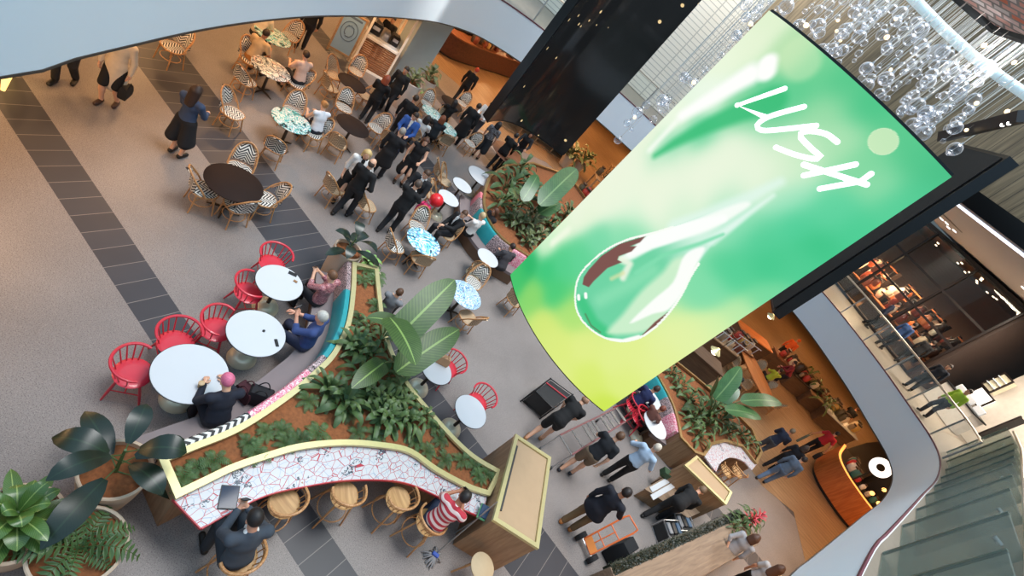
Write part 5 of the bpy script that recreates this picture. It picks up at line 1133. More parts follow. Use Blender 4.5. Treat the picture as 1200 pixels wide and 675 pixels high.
# curved brown desk under the bulkhead
D0 = [(494, 36), (502, 51), (516, 63), (529, 71), (546, 77), (563, 82), (598, 93), (640, 108)]
cb = smooth_line(A2(D0, 0), 30); c = cb[15]; sgn = 1 if (offset(cb, 1)[15]).length > cb[15].length else -1; Cb = [p - c for p in cb]; f = lambda q: offset(Cb, q * sgn)
t = thing('service_desk', 'long curved brown timber desk under the far white bulkhead', 'desk', (c.x, c.y, 0)); M_brn = wood('mahogany', (84, 46, 32), (62, 32, 22), 0, 2.)
b = MB(); b.ribbon(f(.12), f(.75), .0, .12); b.build('kickboard', M_edge, t); b = MB(); b.ribbon(f(.0), f(.8), .12, 1.06); b.build('front', M_brn, t, True, .5); b = MB(); b.ribbon(f(-.06), f(.9), 1.06, 1.12); b.build('worktop', wood('chestnut', (134, 84, 56), (104, 62, 40), 0, 2.), t, True, .5)
pal = [(196, 150, 110), (222, 206, 180), (120, 60, 44), (176, 60, 48), (90, 80, 60), (210, 170, 96), (60, 50, 44), (150, 132, 110)]
def jar(p, s, c_, label, group):
    t = thing('jar', label, 'jar', p, 0, group); b = MB(); b.lathe([(.05 * s, 0), (.062 * s, .02 * s), (.062 * s, .12 * s), (.04 * s, .15 * s), (.04 * s, .165 * s)], n=14); b.build('vessel', mat('jar_%d_%d_%d' % c_, c_, .3), t); b = MB(); b.lathe([(.045 * s, .165 * s), (.045 * s, .19 * s), (.0, .195 * s)], n=14); b.build('lid', mat('lid_dark', (70, 52, 40), .5), t.children[0])
F3, F6 = f(.25), f(.62)
for k in range(34):
    i = 4 + R_.randrange(24); p = F3[i].lerp(F6[i], R_.random()) + c + Vector((R_.uniform(-.15, .15), R_.uniform(-.15, .15))); jar(Vector((p.x, p.y, 1.121)), R_.uniform(1.3, 2.6), pal[R_.randrange(8)], 'jar or bottle among the goods crowding the curved brown desk', 'goods on the curved brown desk')
for k, (i, L_) in enumerate([(25, 1.2), (21, .8), (12, .6)]):
    p = f(.6)[i] + c; tt = thing('crate', ['wooden crate at the right end of the curved brown desk', 'wooden crate of bottles in the middle of the curved brown desk', 'small wooden crate at the left of the curved brown desk'][k], 'crate', (p.x, p.y, 1.121), R_.uniform(-.4, .2)); b = MB(); b.box((0, 0, .02), (L_, .4, .03)); [b.box((0, y, .13), (L_, .025, .2)) for y in (-.2, .2)]; [b.box((x, 0, .13), (.025, .4, .2)) for x in (-L_ / 2, L_ / 2)]; b.build('box', M_oak, tt, False)
bs = MB(); bs.ribbon(f(1.9), f(2.4), 0, 2.6); tt = thing('shelf_unit', 'dark shelf unit behind the curved brown desk', 'shelf', (c.x, c.y, 0)); bs.build('carcass', mat('shelf_dark', (50, 38, 32), .6), tt); bs = MB(); [bs.ribbon(f(1.7), f(1.9), z, z + .04) for z in (.5, 1.2, 1.8)]; bs.build('shelf', MATS['chestnut'], tt)
# curved step of shelving near the dark screen
D1 = smooth_line(A2([(586, 147), (600, 155), (622, 166), (642, 178), (660, 192)], 0), 24); c = D1[12]; Cb = [p - c for p in D1]; sg2 = 1 if offset(D1, 1)[12].length > D1[12].length else -1; f = lambda q: offset(Cb, q * sg2)
t = thing('display_unit', 'low curved timber display unit below the dark screen', 'display unit', (c.x, c.y, 0)); b = MB(); b.ribbon(f(0), f(.7), 0, .06); b.ribbon(f(.6), f(.7), .06, .9); b.build('carcass', MATS['timber_floor'], t, True, .5); b = MB(); b.ribbon(f(-.03), f(.72), .9, .95); b.build('worktop', M_oak, t, True, .5)
for i in (0, 6, 12, 18, 23): 
    b = MB(); q0, q1 = f(0)[i], f(.6)[i]; m = (q0 + q1) / 2; dd = q1 - q0; b.box((m.x, m.y, .48), (dd.length, .05, .84), math.atan2(dd.y, dd.x)); b.build('divider', M_oak, t, False)
# arched table with people by the second planter
p = at(598, 182, .75); t = thing('round_table', 'big round wooden table behind the round planter', 'table', (p.x, p.y, 0)); b = MB(); b.lathe([(0, .71), (.8, .71), (.82, .735), (.8, .75), (0, .75)], n=40, caps=False); b.build('table_top', MATS['chestnut'], t); b = MB(); b.lathe([(.35, 0), (.3, .03), (.07, .08), (.07, .6), (.2, .71)], n=20); b.build('pedestal', M_post, t)
# goods stall right of the dark screen
SG = [(690, 232, 0), (712, 215, 0), (700, 250, 0), (730, 205, 0)]
for k, (u, v, z) in enumerate(SG):
    p = at(u, v, .8); rz = .6; t = thing('market_stand', 'timber market stand stacked with goods beside the screen edge, ' + ['lowest left', 'middle', 'nearest the screen', 'topmost'][k], 'stand', (p.x, p.y, 0), rz); b = MB(); b.box((0, 0, .77), (1.6, .9, .06), ch=.01); b.build('table_top', M_oak, t, False)
    for x in (-.7, .7):
        for y in (-.36, .36): b = MB(); b.box((x, y, .37), (.07, .07, .74)); b.build('leg', M_oak, t, False)
    for j in range(12):
        q = Matrix.Rotation(rz, 2) @ Vector((R_.uniform(-.7, .7), R_.uniform(-.36, .36))); jar(Vector((p.x + q.x, p.y + q.y, .801)), R_.uniform(1.3, 2.6), pal[R_.randrange(8)], 'jar among the goods on the market stands by the screen', 'goods on the market stands')
p = at(684, 238, .5); p.z = 0; t = clump('red', at(686, 237, .3), 'red leaved plant by the left edge of the screen', None, 2.2, name='flowering_plant')
# ------------------------------------------------------------ right ground floor: round bar with ring sign
D2 = smooth_line(A2([(958, 535), (950, 547), (955, 565), (970, 590), (986, 612), (1006, 634)], 0), 30); c = D2[15]; Cb = [p - c for p in D2]; sg3 = 1 if offset(D2, 1)[15].length > D2[15].length else -1; f = lambda q: offset(Cb, q * sg3)
t = thing('bar_counter', 'curved glowing orange bar counter at the lower right', 'bar', (c.x, c.y, 0)); b = MB(); b.ribbon(f(.1), f(.9), 0, .14); b.build('kickboard', M_edge, t); b = MB(); b.ribbon(f(0), f(.12), .14, 1.22); b.build('front', wood('amber_wood', (196, 112, 52), (166, 84, 34), 2, 3.), t, True, .5)
b = MB(); b.ribbon(f(.0), f(.1), 1.22, 1.25); b.build('glowing_edge', mat('amber_glow', (255, 170, 84), .4, emit=1.3, var=0), t, True, .5); b = MB(); b.ribbon(f(.1), f(1.0), 1.15, 1.2); b.build('worktop', mat('bar_dark', (42, 36, 32), .35), t, True, .5)
b = MB(); b.ribbon(f(2.3), f(2.5), 0, 2.75); BAR = b
BAR.build('back_panel', mat('back_black', (34, 30, 28), .5), t, True, .5)
b = MB(); b.prism([tuple(at(*q).to_2d() - c) for q in [(975, 545), (984, 529), (1015, 519), (1060, 515), (1085, 560), (1060, 600), (1020, 640), (996, 612)]], .006, .014); b.build('floor_mat', mat('bar_floor', (40, 34, 30), .5), t, False)
p = at(1032, 548, 2.35); fc = (Vector((0, 0, HC)) - p).normalized(); nf = Vector((-p.x, -p.y, 0)).normalized(); Mx = nf.to_track_quat('Z', 'Y').to_matrix()
t = thing('ring_sign', 'lit white ring sign above the orange bar', 'sign', p); b = MB(); rr = .25
b.loft([[Mx @ Vector(((rr + q[0]) * math.cos(x), (rr + q[0]) * math.sin(x), q[1])) for q in ((-.11, -.03), (.11, -.03), (.11, .03), (-.11, .03))] for x in [2 * PI * i / 40 for i in range(40)]], True, False, True); b.build('ring', mat('sign_white', (255, 250, 246), .4, emit=1.1, var=0), t, True, .5)
b = MB(); b.tube([(0, 0, -.36), (0, 0, -2.33)], .03, 8); b.build('stem', mat('back_black', (34, 30, 28)), t, True, .5)
for k in range(10):
    i = 5 + k * 2; p = f(.55)[i] + c; jar(Vector((p.x, p.y, 1.201)), R_.uniform(1.4, 2.4), [(206, 190, 170), (60, 110, 100), (190, 50, 50), (230, 220, 205)][k % 4], 'jar or bottle on the orange bar counter', 'bottles on the orange bar')
for k, (u, v) in enumerate([(1022, 578), (1030, 590), (1036, 574)]):
    p = at(u, v, 2.3); t = thing('pendant_lamp', 'small amber pendant lamp over the bar, ' + ['left', 'lowest', 'right'][k], 'lamp', p); b = MB(); b.ball((0, 0, 0), .07, 16, 10); b.build('bulb', mat('amber_bulb', (255, 176, 96), .4, emit=3., var=0), t); b = MB(); b.tube([(0, 0, .06), (0, 0, .72)], .008, 6); b.build('cord', M_edge, t)
# oval wooden table, benches and stands on the far timber floor
p = at(887, 437, .76); t = thing('oval_table', 'long oval orange timber table on the far timber floor', 'table', (p.x, p.y, 0), -.95); b = MB(); b.lathe([(0, .71), (1.0, .71), (1.02, .74), (1.0, .76), (0, .76)], n=40, sx=1.75, sy=.62, caps=False); b.build('table_top', wood('amber_top', (214, 130, 66), (186, 104, 48), 0, 2.), t)
for x in (-1, 1): 
    for y in (-.3, .3): b = MB(); b.tube([(x, y, .72), (x * 1.15, y * 1.2, 0)], [.04, .03], 8); b.build('leg', MATS['chestnut'], t)
for k in range(6):
    q = Matrix.Rotation(-.95, 2) @ Vector(((k % 3 - 1) * 1.0, -1.0 if k < 3 else .95)); pp = Vector((p.x + q.x, p.y + q.y, 0)); K_tan(pp, ang_to(pp, p), 'rattan chair at the long oval timber table', 'chairs round the oval timber table')
for k, (u, v, w_, rz, lab) in enumerate([(826, 415, 1.9, .35, 'dark bench beside the screen edge'), (850, 400, 1.6, .5, 'pale stand of goods above the oval table'), (868, 402, 1.5, .6, 'tilted wire stand of goods by the oval table'), (885, 393, 2.4, .6, 'long timber counter behind the wire stand'), (925, 425, 2., .4, 'timber stall edged in black near the white bulkhead'), (945, 447, 2., .4, 'stall with green plants under the white bulkhead'), (965, 468, 2., .35, 'stall crowded with goods under the white bulkhead'), (985, 492, 2.2, .3, 'white topped stall beside the man in black')]):
    p = at(u, v, .85); t = thing('market_stand', lab, 'stand', (p.x, p.y, 0), rz); mt = [wood('umber', (110, 84, 62), (88, 64, 46), 0, 3.), M_oak, MATS['chestnut'], MATS['amber_top'], MATS['chestnut'], mat('bar_dark', (42, 36, 32)), M_oak, M_top][k]
    b = MB(); b.box((0, 0, .82), (w_, .9, .06), ch=.01); b.build('table_top', mt, t, False); b = MB(); b.box((0, 0, .40), (w_ - .1, .8, .79), ch=.01); b.build('cabinet', MATS['umber'], t, False)
    if k in (2, 1): 
        b = MB(); [b.box((x * w_ * .2, -.3, 1.05), (.03, .03, .4)) for x in (-2, -1, 0, 1, 2)]; b.box((0, -.3, 1.25), (w_, .03, .03)); b.build('rack', M_top, t, False)
    if k not in (0, 3):
        for j in range(9):
            q = Matrix.Rotation(rz, 2) @ Vector((R_.uniform(-w_ / 2.3, w_ / 2.3), R_.uniform(-.2, .36))); jar(Vector((p.x + q.x, p.y + q.y, .851)), R_.uniform(1.4, 2.8), pal[R_.randrange(8)], 'jar among goods on the far market stalls', 'goods on the far stalls')
for k, (u, v) in enumerate([(944, 440), (953, 455), (966, 474)]): clump('shrub%d' % k, at(u, v, .87), 'green plant on the stalls under the white bulkhead, ' + ['top', 'middle', 'lowest'][k] + ' of three', None, 1.3)
for k, (u, v, z) in enumerate([(903, 371, 2.5), (838, 412, 2.3)]):
    p = at(u, v, z); t = thing('pendant_lamp', ['bright white lamp at the tip of the black casing by the white bulkhead', 'small warm lamp at the edge of the green screen'][k], 'lamp', p); b = MB(); b.lathe([(.04, .16), (.2, .02), (.2, 0)], n=20, caps=False); b.build('shade', M_brass, t); b = MB(); b.ball((0, 0, .02), .13, 14, 8); b.build('bulb', mat('bulb_white', (255, 236, 206), .4, emit=5., var=0), t); b = MB(); b.tube([(0, 0, .16), (0, 0, ZB - z)], .01, 6); b.build('cord', M_edge, t)
b = MB(); q0_, q1_ = at(3, 107, .0), at(14, 86, .0); b.box(((q0_.x + q1_.x) / 2, (q0_.y + q1_.y) / 2, .3), ((q1_ - q0_).length, .06, .6), math.atan2((q1_ - q0_).y, (q1_ - q0_).x), ch=.01); tag(b.build('light_bar', mat('warm_strip', (255, 206, 120), .4, emit=2., var=0), None, False), 'glowing warm light bar at the far left under the bulkhead', 'light')
# ------------------------------------------------------------ upper shop contents
for k in range(13):
    a_ = GL - 1.0 - k * .95; z0 = ZT + 2.0 - (k % 3) * .15
    t = thing('copper_shelving', 'copper shelf inside the dark upper shop', 'shelf', sh3(a_, 3.2 + (k % 2) * 1.1, ZT), grz, 'copper shelves of the upper shop'); b = MB()
    for z in (.5, 1.1, 1.7, 2.3): b.box((0, 0, z), (.8, .35, .05), ch=.006)
    b.build('shelf', cop, t, False); b = MB(); b.box((-.4, 0, 1.2), (.04, .36, 2.4)); b.box((.4, 0, 1.2), (.04, .36, 2.4)); b.build('side_panel', dkb, t, False)
for k in range(70):
    a_ = GL - R_.uniform(1.2, 10); dd_ = R_.uniform(.7, 4); p = sh3(a_, dd_, ZT + R_.choice([.9, 1.2, 1.6]) + .0); jar(p, R_.uniform(2, 4), [(214, 120, 70), (236, 204, 170), (120, 50, 36), (240, 224, 200), (176, 84, 50), (70, 44, 34)][k % 6], 'coppery bottle or lamp on display in the upper shop', 'goods in the upper shop')
for k in range(5):
    a_ = GL - 2.2 - k * 1.9; t = thing('display_table', 'display table with goods just inside the upper shop glass', 'table', sh3(a_, 1.5, ZT), grz, 'display tables in the upper shop'); b = MB(); b.box((0, 0, .86), (1.5, .8, .06), ch=.01); b.build('table_top', cop, t, False); b = MB(); b.box((0, 0, .42), (1.3, .6, .82)); b.build('cabinet', dkb, t, False)
for k in range(24):
    p = sh3(GL - R_.uniform(.5, 9), R_.uniform(1, 7), gh - .14); b = MB(); b.lathe([(0, 0), (.06, 0), (.07, .03), (.05, .05)], n=12); o = b.build('downlight', mat('spot_warm', (255, 226, 190), .4, emit=5., var=0), None); o.location = p; tag(o, 'small round downlight in the dark ceiling of the upper shop', 'light', 'downlights in the upper shop')
for k, (u, v) in enumerate([(1103, 257), (1109, 262), (1111, 267), (1118, 271), (1160, 331), (1167, 332), (1177, 356), (1199, 338)]):
    p = at(u, v, ZS - .02); b = MB(); b.lathe([(0, 0), (.09, 0), (.10, .03), (.06, .06)], n=14); o = b.build('downlight', mat('spot_cool', (255, 250, 244), .4, emit=4., var=0), None); o.location = p; tag(o, 'small white downlight in the taupe soffit before the upper shop', 'light', 'downlights in the taupe soffit')
# white shop corner further right on the upper floor
g1_ = at(1062, 437, ZT).to_2d(); h1_ = at(1150, 560, ZT).to_2d(); e0 = g1_ + gd * .3; wd = (h1_ - e0).normalized(); WL = 9.; wr_ = math.atan2(wd.y, wd.x); wn_ = Vector((-wd.y, wd.x)); wn_ = wn_ if wn_.dot(Vector((1, 1))) > 0 else -wn_
def wp(x, d, z): q = e0 + wd * x + wn_ * d; return Vector((q.x, q.y, z))
b = MB(); b.box(wp((WL + 4) / 2 + .4, 2.2, (ZT + ZS) / 2), (WL + 4, .2, ZS - ZT), wr_); struct(b.build('wall_shop_white', mat('shop_white', (206, 196, 184), .6), None, False))
t = thing('shop_counter', 'white shop counter with dark top at the right on the upper floor', 'counter', wp(1.6, .7, ZT), wr_); b = MB(); b.box((0, 0, .5), (1.9, .7, 1.0), ch=.01); b.build('cabinet', mat('counter_white', (220, 212, 202), .5), t, False); b = MB(); b.box((0, 0, 1.03), (2., .8, .06), ch=.01); b.build('worktop', M_edge, t, False)
for k in range(3):
    b = MB(); b.box((-.6 + k * .6, 0, 1.2 + .0), (.45, .1, .28), .0, ch=.02); b.build('display_panel', mat('panel_pale', (224, 224, 226), .3), t, False)
def wpx(u, v, d):
    """where a sight line meets the plane d behind the white shop front: run along it and height"""
    D = Vector((MC.T @ np.array([u - 600, v - 337.5, FP])).tolist()); k = (wn_.dot(e0) + d) / (wn_.x * D.x + wn_.y * D.y); p = Vector((0, 0, HC)) + D * k; return (Vector((p.x, p.y)) - e0).dot(wd), p.z
def wbox(name, label, cat, u0, v0, u1, v1, d, dep, m, extra=None):
    x0, z0 = wpx(u0, v0, d); x1, z1 = wpx(u1, v1, d); x0, x1 = sorted((x0, x1)); z0, z1 = sorted((z0, z1)); z0 = max(z0, ZT)
    t = thing(name, label, cat, wp((x0 + x1) / 2, d, (z0 + z1) / 2), wr_); b = MB(); w_, h_ = x1 - x0, z1 - z0; b.box((0, 0, 0), (w_, dep, h_), ch=.01); b.build('carcass', m, t, False)
    b = MB(); [b.box((0, -dep / 2 * fs_, z), (w_ + .05, .06, .06)) for z in (-h_ / 2, h_ / 2)]; [b.box((x, -dep / 2 * fs_, 0), (.06, .06, h_)) for x in (-w_ / 2, w_ / 2)]; b.build('frame', MATS['bronze_frame'], t, False)
    if extra: extra(t, w_, h_, dep)
    return t
fs_ = 1 if (Matrix.Rotation(wr_, 2) @ Vector((0, 1))).dot(wn_) > 0 else -1
LW = mat('lit_white', (255, 250, 240), .5, emit=1.2, var=0)
def shelves(t, w_, h_, dep):
    b = MB(); [b.box((0, -dep / 2 * fs_, h_ * q), (w_ * .94, .12, .04)) for q in (-.25, 0, .25)]; b.build('shelf', M_white, t, False)
wbox('lightbox', 'bright white lit wall panel of the right upper shop', 'panel', 1134, 462, 1166, 470, 1.9, .1, LW)
wbox('display_cabinet', 'pale shelved cabinet right of the lit panel upstairs', 'cabinet', 1153, 452, 1190, 450, 1.8, .3, mat('cabinet_cream', (214, 204, 176), .6), shelves)
wbox('display_cabinet', 'black cabinet at the right frame edge upstairs', 'cabinet', 1150, 512, 1200, 492, 1.2, .4, M_edge)
wbox('display_cabinet', 'low oak cabinet under the lit panel upstairs', 'cabinet', 1100, 500, 1130, 488, 1.6, .4, M_oak, shelves)
# ------------------------------------------------------------ ceiling: glass baubles, light ring, brick panel
M_bub = glassmat('bubble_glass', (.98, .99, 1), .02, .04)
def bub():
    t = NT('bauble_glass'); tr = t.n('ShaderNodeBsdfTransparent'); tr.inputs[0].default_value = (.96, .97, .99, 1); gl = t.n('ShaderNodeBsdfGlossy'); gl.inputs['Roughness'].default_value = .08; gl.inputs[0].default_value = (1, 1, 1, 1)
    df = t.n('ShaderNodeBsdfDiffuse'); df.inputs[0].default_value = (.95, .96, 1, 1); m0 = t.n('ShaderNodeMixShader'); m0.inputs[0].default_value = .45; t.l(gl.outputs[0], m0.inputs[1]); t.l(df.outputs[0], m0.inputs[2])
    lw = t.n('ShaderNodeLayerWeight', i_Blend=.5); f = t.math('ADD', t.math('POWER', lw.outputs['Facing'], 2.2), .06); mx = t.n('ShaderNodeMixShader'); t.l(f, mx.inputs[0]); t.l(tr.outputs[0], mx.inputs[1]); t.l(m0.outputs[0], mx.inputs[2]); t.l(mx.outputs[0], t.o.inputs[0]); return t.m
M_bau = bub(); M_wire = mat('wire_white', (226, 222, 214), .4, .3); M_lit = mat('bauble_lit', (255, 224, 176), .3, emit=2., var=0)
def bauble(m, nm):
    t = thing('bauble' if nm == 'globe' else 'pendant_bulb', '-', 'bauble' if nm == 'globe' else 'lamp'); b = MB(); b.ball((0, 0, 0), 1., 18, 12); b.build(nm, m, t); b = MB(); b.tube([(0, 0, .95), (0, 0, 1.25)], .16, 8); b.build('cap', M_chrome, t); b = MB(); b.tube([(0, 0, 1.2), (0, 0, 75)], .055, 5); b.build('wire', M_wire, t); return Proto(t)
K_bau, K_lit = bauble(M_bau, 'globe'), bauble(M_lit, 'lamp_bulb')
def inpoly(x, y, P):
    r = False
    for (x0, y0), (x1, y1) in zip(P, P[1:] + P[:1]):
        if (y0 > y) != (y1 > y) and x < (x1 - x0) * (y - y0) / (y1 - y0) + x0: r = not r
    return r
REG = [([(905, 8), (1078, 158), (1110, 190), (1140, 150), (1150, 100), (1110, 60), (1060, 10), (1000, 0), (900, 0)], 190, (11, 17)), ([(1080, 30), (1195, 60), (1195, 150), (1140, 165), (1100, 130)], 14, (11, 15)), ([(760, 150), (900, 12), (880, 8), (850, 60), (800, 90), (760, 130)], 26, (11, 15)), ([(720, 170), (765, 140), (760, 120), (730, 140)], 8, (11, 14)), ([(870, 0), (905, 0), (900, 14), (880, 20)], 8, (11, 15))]
for P, nb, (r0_, r1_) in REG:
    k = 0; xs, ys = [p[0] for p in P], [p[1] for p in P]
    while k < nb:
        u, v = R_.uniform(min(xs), max(xs)), R_.uniform(min(ys), max(ys))
        if not inpoly(u, v, P): continue
        k += 1; p = at_d(u, v, R_.uniform(r0_, r1_))
        if R_.random() < .11: K_lit(p, 0, 'small lit warm bulb hanging among the glass baubles', 'lit bulbs among the glass baubles', R_.uniform(.032, .048))
        else: K_bau(p, R_.uniform(0, 6), 'clear glass bauble hanging on a thin wire by the top of the screen', 'clear glass baubles hanging at the top right', R_.choice([.05, .06, .075, .09, .10, .12, .14]))
pts = [at_d(u, v, 16.) for u, v in [(1040, -30), (1072, 0), (1104, 33), (1140, 66), (1172, 90), (1204, 112), (1250, 140)]]
b = MB(); c = pts[3]; sp_ = []
for i in range(len(pts) - 1):
    for k in range(5): sp_.append(pts[i].lerp(pts[i + 1], k / 5) - c)
b.tube(sp_, .11, 12); o = b.build('light_tube', mat('tube_white', (196, 220, 228), .35, emit=.45, var=.05), None); o.location = c; tag(o, 'long pale curved light tube crossing the glass baubles at the top right', 'light')
def brick():
    t = NT('brick_panel'); tc = t.n('ShaderNodeTexCoord'); br = t.n('ShaderNodeTexBrick', i_Scale=1.6); br.inputs['Color1'].default_value = (*lin((236, 120, 76)), 1); br.inputs['Color2'].default_value = (*lin((255, 255, 255)), 1); br.inputs['Mortar'].default_value = (*lin((150, 140, 134)), 1); br.inputs['Mortar Size'].default_value = .04; br.inputs['Bias'].default_value = -.1
    mp = t.n('ShaderNodeMapping'); mp.inputs['Rotation'].default_value = (0, 0, .5); t.l(tc.outputs['Object'], mp.inputs[0]); t.l(mp.outputs[0], br.inputs['Vector']); t.col(br.outputs['Color']); return t.m
ZC = at_d(1168, 34, 11.5).z
P = [at(u, v, ZC) for u, v in [(1118, -8), (1148, 18), (1168, 34), (1204, 46), (1260, 40), (1200, -40)]]; c = P[2]; b = MB(); b.prism([(p.x - c.x, p.y - c.y) for p in P], 0, .3); o = b.build('ceiling_panel', brick(), None, False); o.location = (c.x, c.y, ZC); struct(o)
b = MB(); b.tube([p - c for p in P], .08, 8, True); o = b.build('trim_5', mat('panel_edge', (60, 64, 66), .5), None); o.location = (c.x, c.y, ZC); struct(o)
for k, (u0, v0, u1, v1) in enumerate([(1105, 160, 1200, 136), (1160, 172, 1204, 150)]):
    a_, e_ = at_d(u0, v0, 14), at_d(u1, v1, 13); 
    if k == 0:
        e_ = at_d(u1, v1, 12.); t = thing('track_rail', 'black ceiling track with two white spots at the right edge', 'track', (a_ + e_) / 2); b = MB(); b.tube([a_ - (a_ + e_) / 2, e_ - (a_ + e_) / 2], .14, 4); b.build('rail', M_black, t, False)
        for j in (.86, .93): b = MB(); b.ball((a_.lerp(e_, j) - (a_ + e_) / 2) - Vector((0, 0, .12)), .035, 10, 6); b.build('spot', MATS['spot_cool'], t)
# ------------------------------------------------------------ people
NV, BK, WH = (28, 32, 46), (18, 18, 20), (226, 224, 220)
FL = splotch('floral', [(150, 80, 90), (206, 150, 150), (110, 60, 74), (190, 120, 124)], 18., dist=2.); ST = None
def stripe_mat():
    t = NT('red_white_stripes'); co, (x, y, z) = t.xyz(); s = t.math('LESS_THAN', t.math('FRACT', t.math('MULTIPLY', z, 11.)), .5); t.col(t.mix(s, lin((228, 206, 200)), lin((188, 52, 66)))); t.b.inputs['Roughness'].default_value = .8; return t.m
ST = stripe_mat()
LSK, DSK = (222, 172, 142), (176, 118, 88)
P_ = person
P_(76, 96, (40, 130), 'person in black trousers and shoes, upper body hidden by the bulkhead at far left', stride=.14, top=(40, 40, 44))
P_(127, 121, (80, 160), 'person in long beige coat with a black shoulder bag under the left bulkhead', 1.68, stride=.08, top=(206, 190, 168), coat=.38, bottom='shorts', bot=BK, hair='bob', shoe=(60, 40, 34), sk=LSK)
P_(205, 181, (250, 165), 'woman with long dark hair in denim jacket and black ruffled skirt', 1.66, arms=('front', 'front'), top=(54, 70, 98), bottom='dress', bot=(26, 26, 30), hair='long', hc=(52, 34, 26), sk=LSK)
P_(294, 70, (318, 80), 'man in beige shirt leaning over the grey print table', pose='sit', arms=('table', 'table'), lean=.3, top=(206, 176, 136), sleeve='short', bot=(180, 120, 60), sk=DSK)
P_(349, 97, (318, 80), 'dark-haired man in pale pink top at the grey print table', pose='sit', arms=('table', 'table'), lean=.2, top=(226, 190, 170), sleeve='short', bottom='shorts', bot=(40, 40, 44), sk=LSK)
P_(300, 42, (320, 41), 'brown-haired person seated at the table half under the bulkhead', pose='sit', arms=('table', 'table'), lean=.25, top=(214, 196, 170), sleeve='short')
P_(350, 57, (360, 20), 'person in black standing beside the table under the bulkhead', stride=.08, top=BK)
P_(369, 155, (342, 141), 'blonde woman in white sleeveless top at the teal print table', 1.66, 'sit', arms=('table', 'table'), lean=.2, top=(216, 220, 226), sleeve=None, bot=(34, 38, 50), hair='bun', hc=(176, 126, 76), sk=LSK)
P_(396, 237, (386, 270), 'blonde woman in white cardigan over a black dress beside the bald man', 1.70, arms=('hip', 'down'), top=WH, sleeve='mid', bottom='dress', bot=BK, hair='bob', hc=(206, 176, 118), sk=LSK, shirt=BK)
P_(398, 252, (440, 225), 'bald man in a black suit with a white collar, seen from behind', 1.80, stride=.14, arms=('swing', 'hip'), top=BK, hair='bald', hc=(70, 54, 44), sk=LSK, shirt=WH)
P_(437, 208, (470, 180), 'grey-haired man in long black coat walking into the crowd', 1.76, stride=.15, arms=('down', 'front'), top=(20, 20, 24), coat=.3, hc=(150, 142, 132), sk=LSK)
P_(455, 186, (436, 210), 'man in bright blue jacket facing the grey-haired man', 1.76, arms=('front', 'front'), top=(44, 82, 150), bot=(40, 44, 60), sk=LSK, shirt=WH, look=.3)
P_(449, 272, (480, 250), 'man in black suit with his back turned, embracing another', 1.78, stride=.12, lean=.1, arms=('fwd', 'fwd'), top=BK, hc=(84, 70, 60), sk=LSK, shirt=WH)
P_(462, 258, (440, 275), 'man in black suit and white shirt facing the camera among the group', 1.82, arms=('front', 'front'), top=(24, 24, 28), hc=(74, 52, 36), sk=LSK, shirt=WH, look=.25)
P_(466, 214, (462, 235), 'woman in sleeveless black dress with long brown hair', 1.70, arms=('front', 'down'), top=BK, sleeve=None, bottom='dress', bot=BK, hair='long', hc=(84, 54, 40), sk=LSK, look=.2)
P_(487, 161, (505, 140), 'dark-haired woman in white blouse seated with her back turned', 1.66, 'sit', arms=('table', 'table'), top=WH, sleeve='mid', bot=(90, 90, 96), hair='bob', hc=(34, 26, 24))
P_(425, 142, (445, 125), 'person in black jacket with auburn hair left of the white pots', 1.68, arms=('front', 'front'), top=BK, hair='bob', hc=(140, 66, 40), sk=LSK)
P_(448, 130, (430, 140), 'dark-haired person in black coat next to the tall white pot', 1.74, top=BK, coat=.2, hc=(36, 28, 26))
P_(456, 165, (480, 140), 'person in black behind the man in bright blue', 1.74, arms=('down', 'front'), top=BK)
P_(533, 120, (560, 100), 'person in black walking by the curved brown desk, red cap', 1.74, stride=.12, top=BK, hc=(206, 72, 52))
P_(530, 168, (555, 150), 'tall person in long black coat beside the dark screen', 1.82, coat=.4, top=(20, 22, 26), stride=.08)
P_(548, 162, (520, 170), 'person in white shirt standing behind the tall black coat', 1.74, arms=('front', 'front'), top=WH, bot=(60, 60, 66), sk=DSK)
P_(556, 184, (580, 165), 'woman in black and white patterned dress under the dark screen', 1.68, top=(70, 74, 80), sleeve='short', bottom='dress', bot=(32, 34, 38), hair='bob', hc=(26, 22, 22), topmat=splotch('bw_dress', [(24, 24, 26), (150, 150, 156), (34, 34, 38), (110, 112, 118)], 20.))
P_(574, 198, (600, 180), 'person in black suit before the big round wooden table', 1.76, stride=.1, arms=('fwd', 'swing'), top=BK, hc=(30, 26, 24))
P_(596, 190, (590, 200), 'person in black leaning at the big round wooden table', 1.70, arms=('fwd', 'fwd'), lean=.3, top=(24, 26, 30), hair='bob', hc=(28, 24, 22))
P_(505, 160, (507, 132), 'auburn-haired person in dark clothes seated at the small turquoise table', 1.66, 'sit', arms=('table', 'table'), top=(40, 46, 52), hair='bob', hc=(124, 66, 36), sk=LSK)
P_(520, 140, (507, 132), 'dark-haired person in black seated right of the small turquoise table', 1.68, 'sit', arms=('table', 'table'), top=BK, hair='bob', hc=(28, 24, 24))
P_(525, 273, (497, 283), 'man in black jacket seated at the turquoise print table', 1.74, 'sit', arms=('table', 'lap'), top=BK, hc=(86, 58, 40), sk=LSK, shirt=WH, turn=.9)
P_(548, 275, (527, 270), 'person in white top and black skirt seated on the bench beside the man in black', 1.66, 'sit', arms=('lap', 'table'), top=WH, sleeve='mid', bottom='skirt', bot=BK, hair='short', hc=(196, 170, 128), sk=LSK)
P_(564, 268, (545, 278), 'brown-haired person in black against the rose pink cushion', 1.66, 'sit', arms=('lap', 'lap'), top=(30, 28, 32), hair='bob', hc=(88, 54, 36), sk=DSK)
P_(585, 315, (566, 300), 'dark-haired person bent over the oval white table under the screen corner', 1.64, 'sit', arms=('table', 'table'), lean=.35, top=(60, 58, 62), hc=(44, 28, 22))
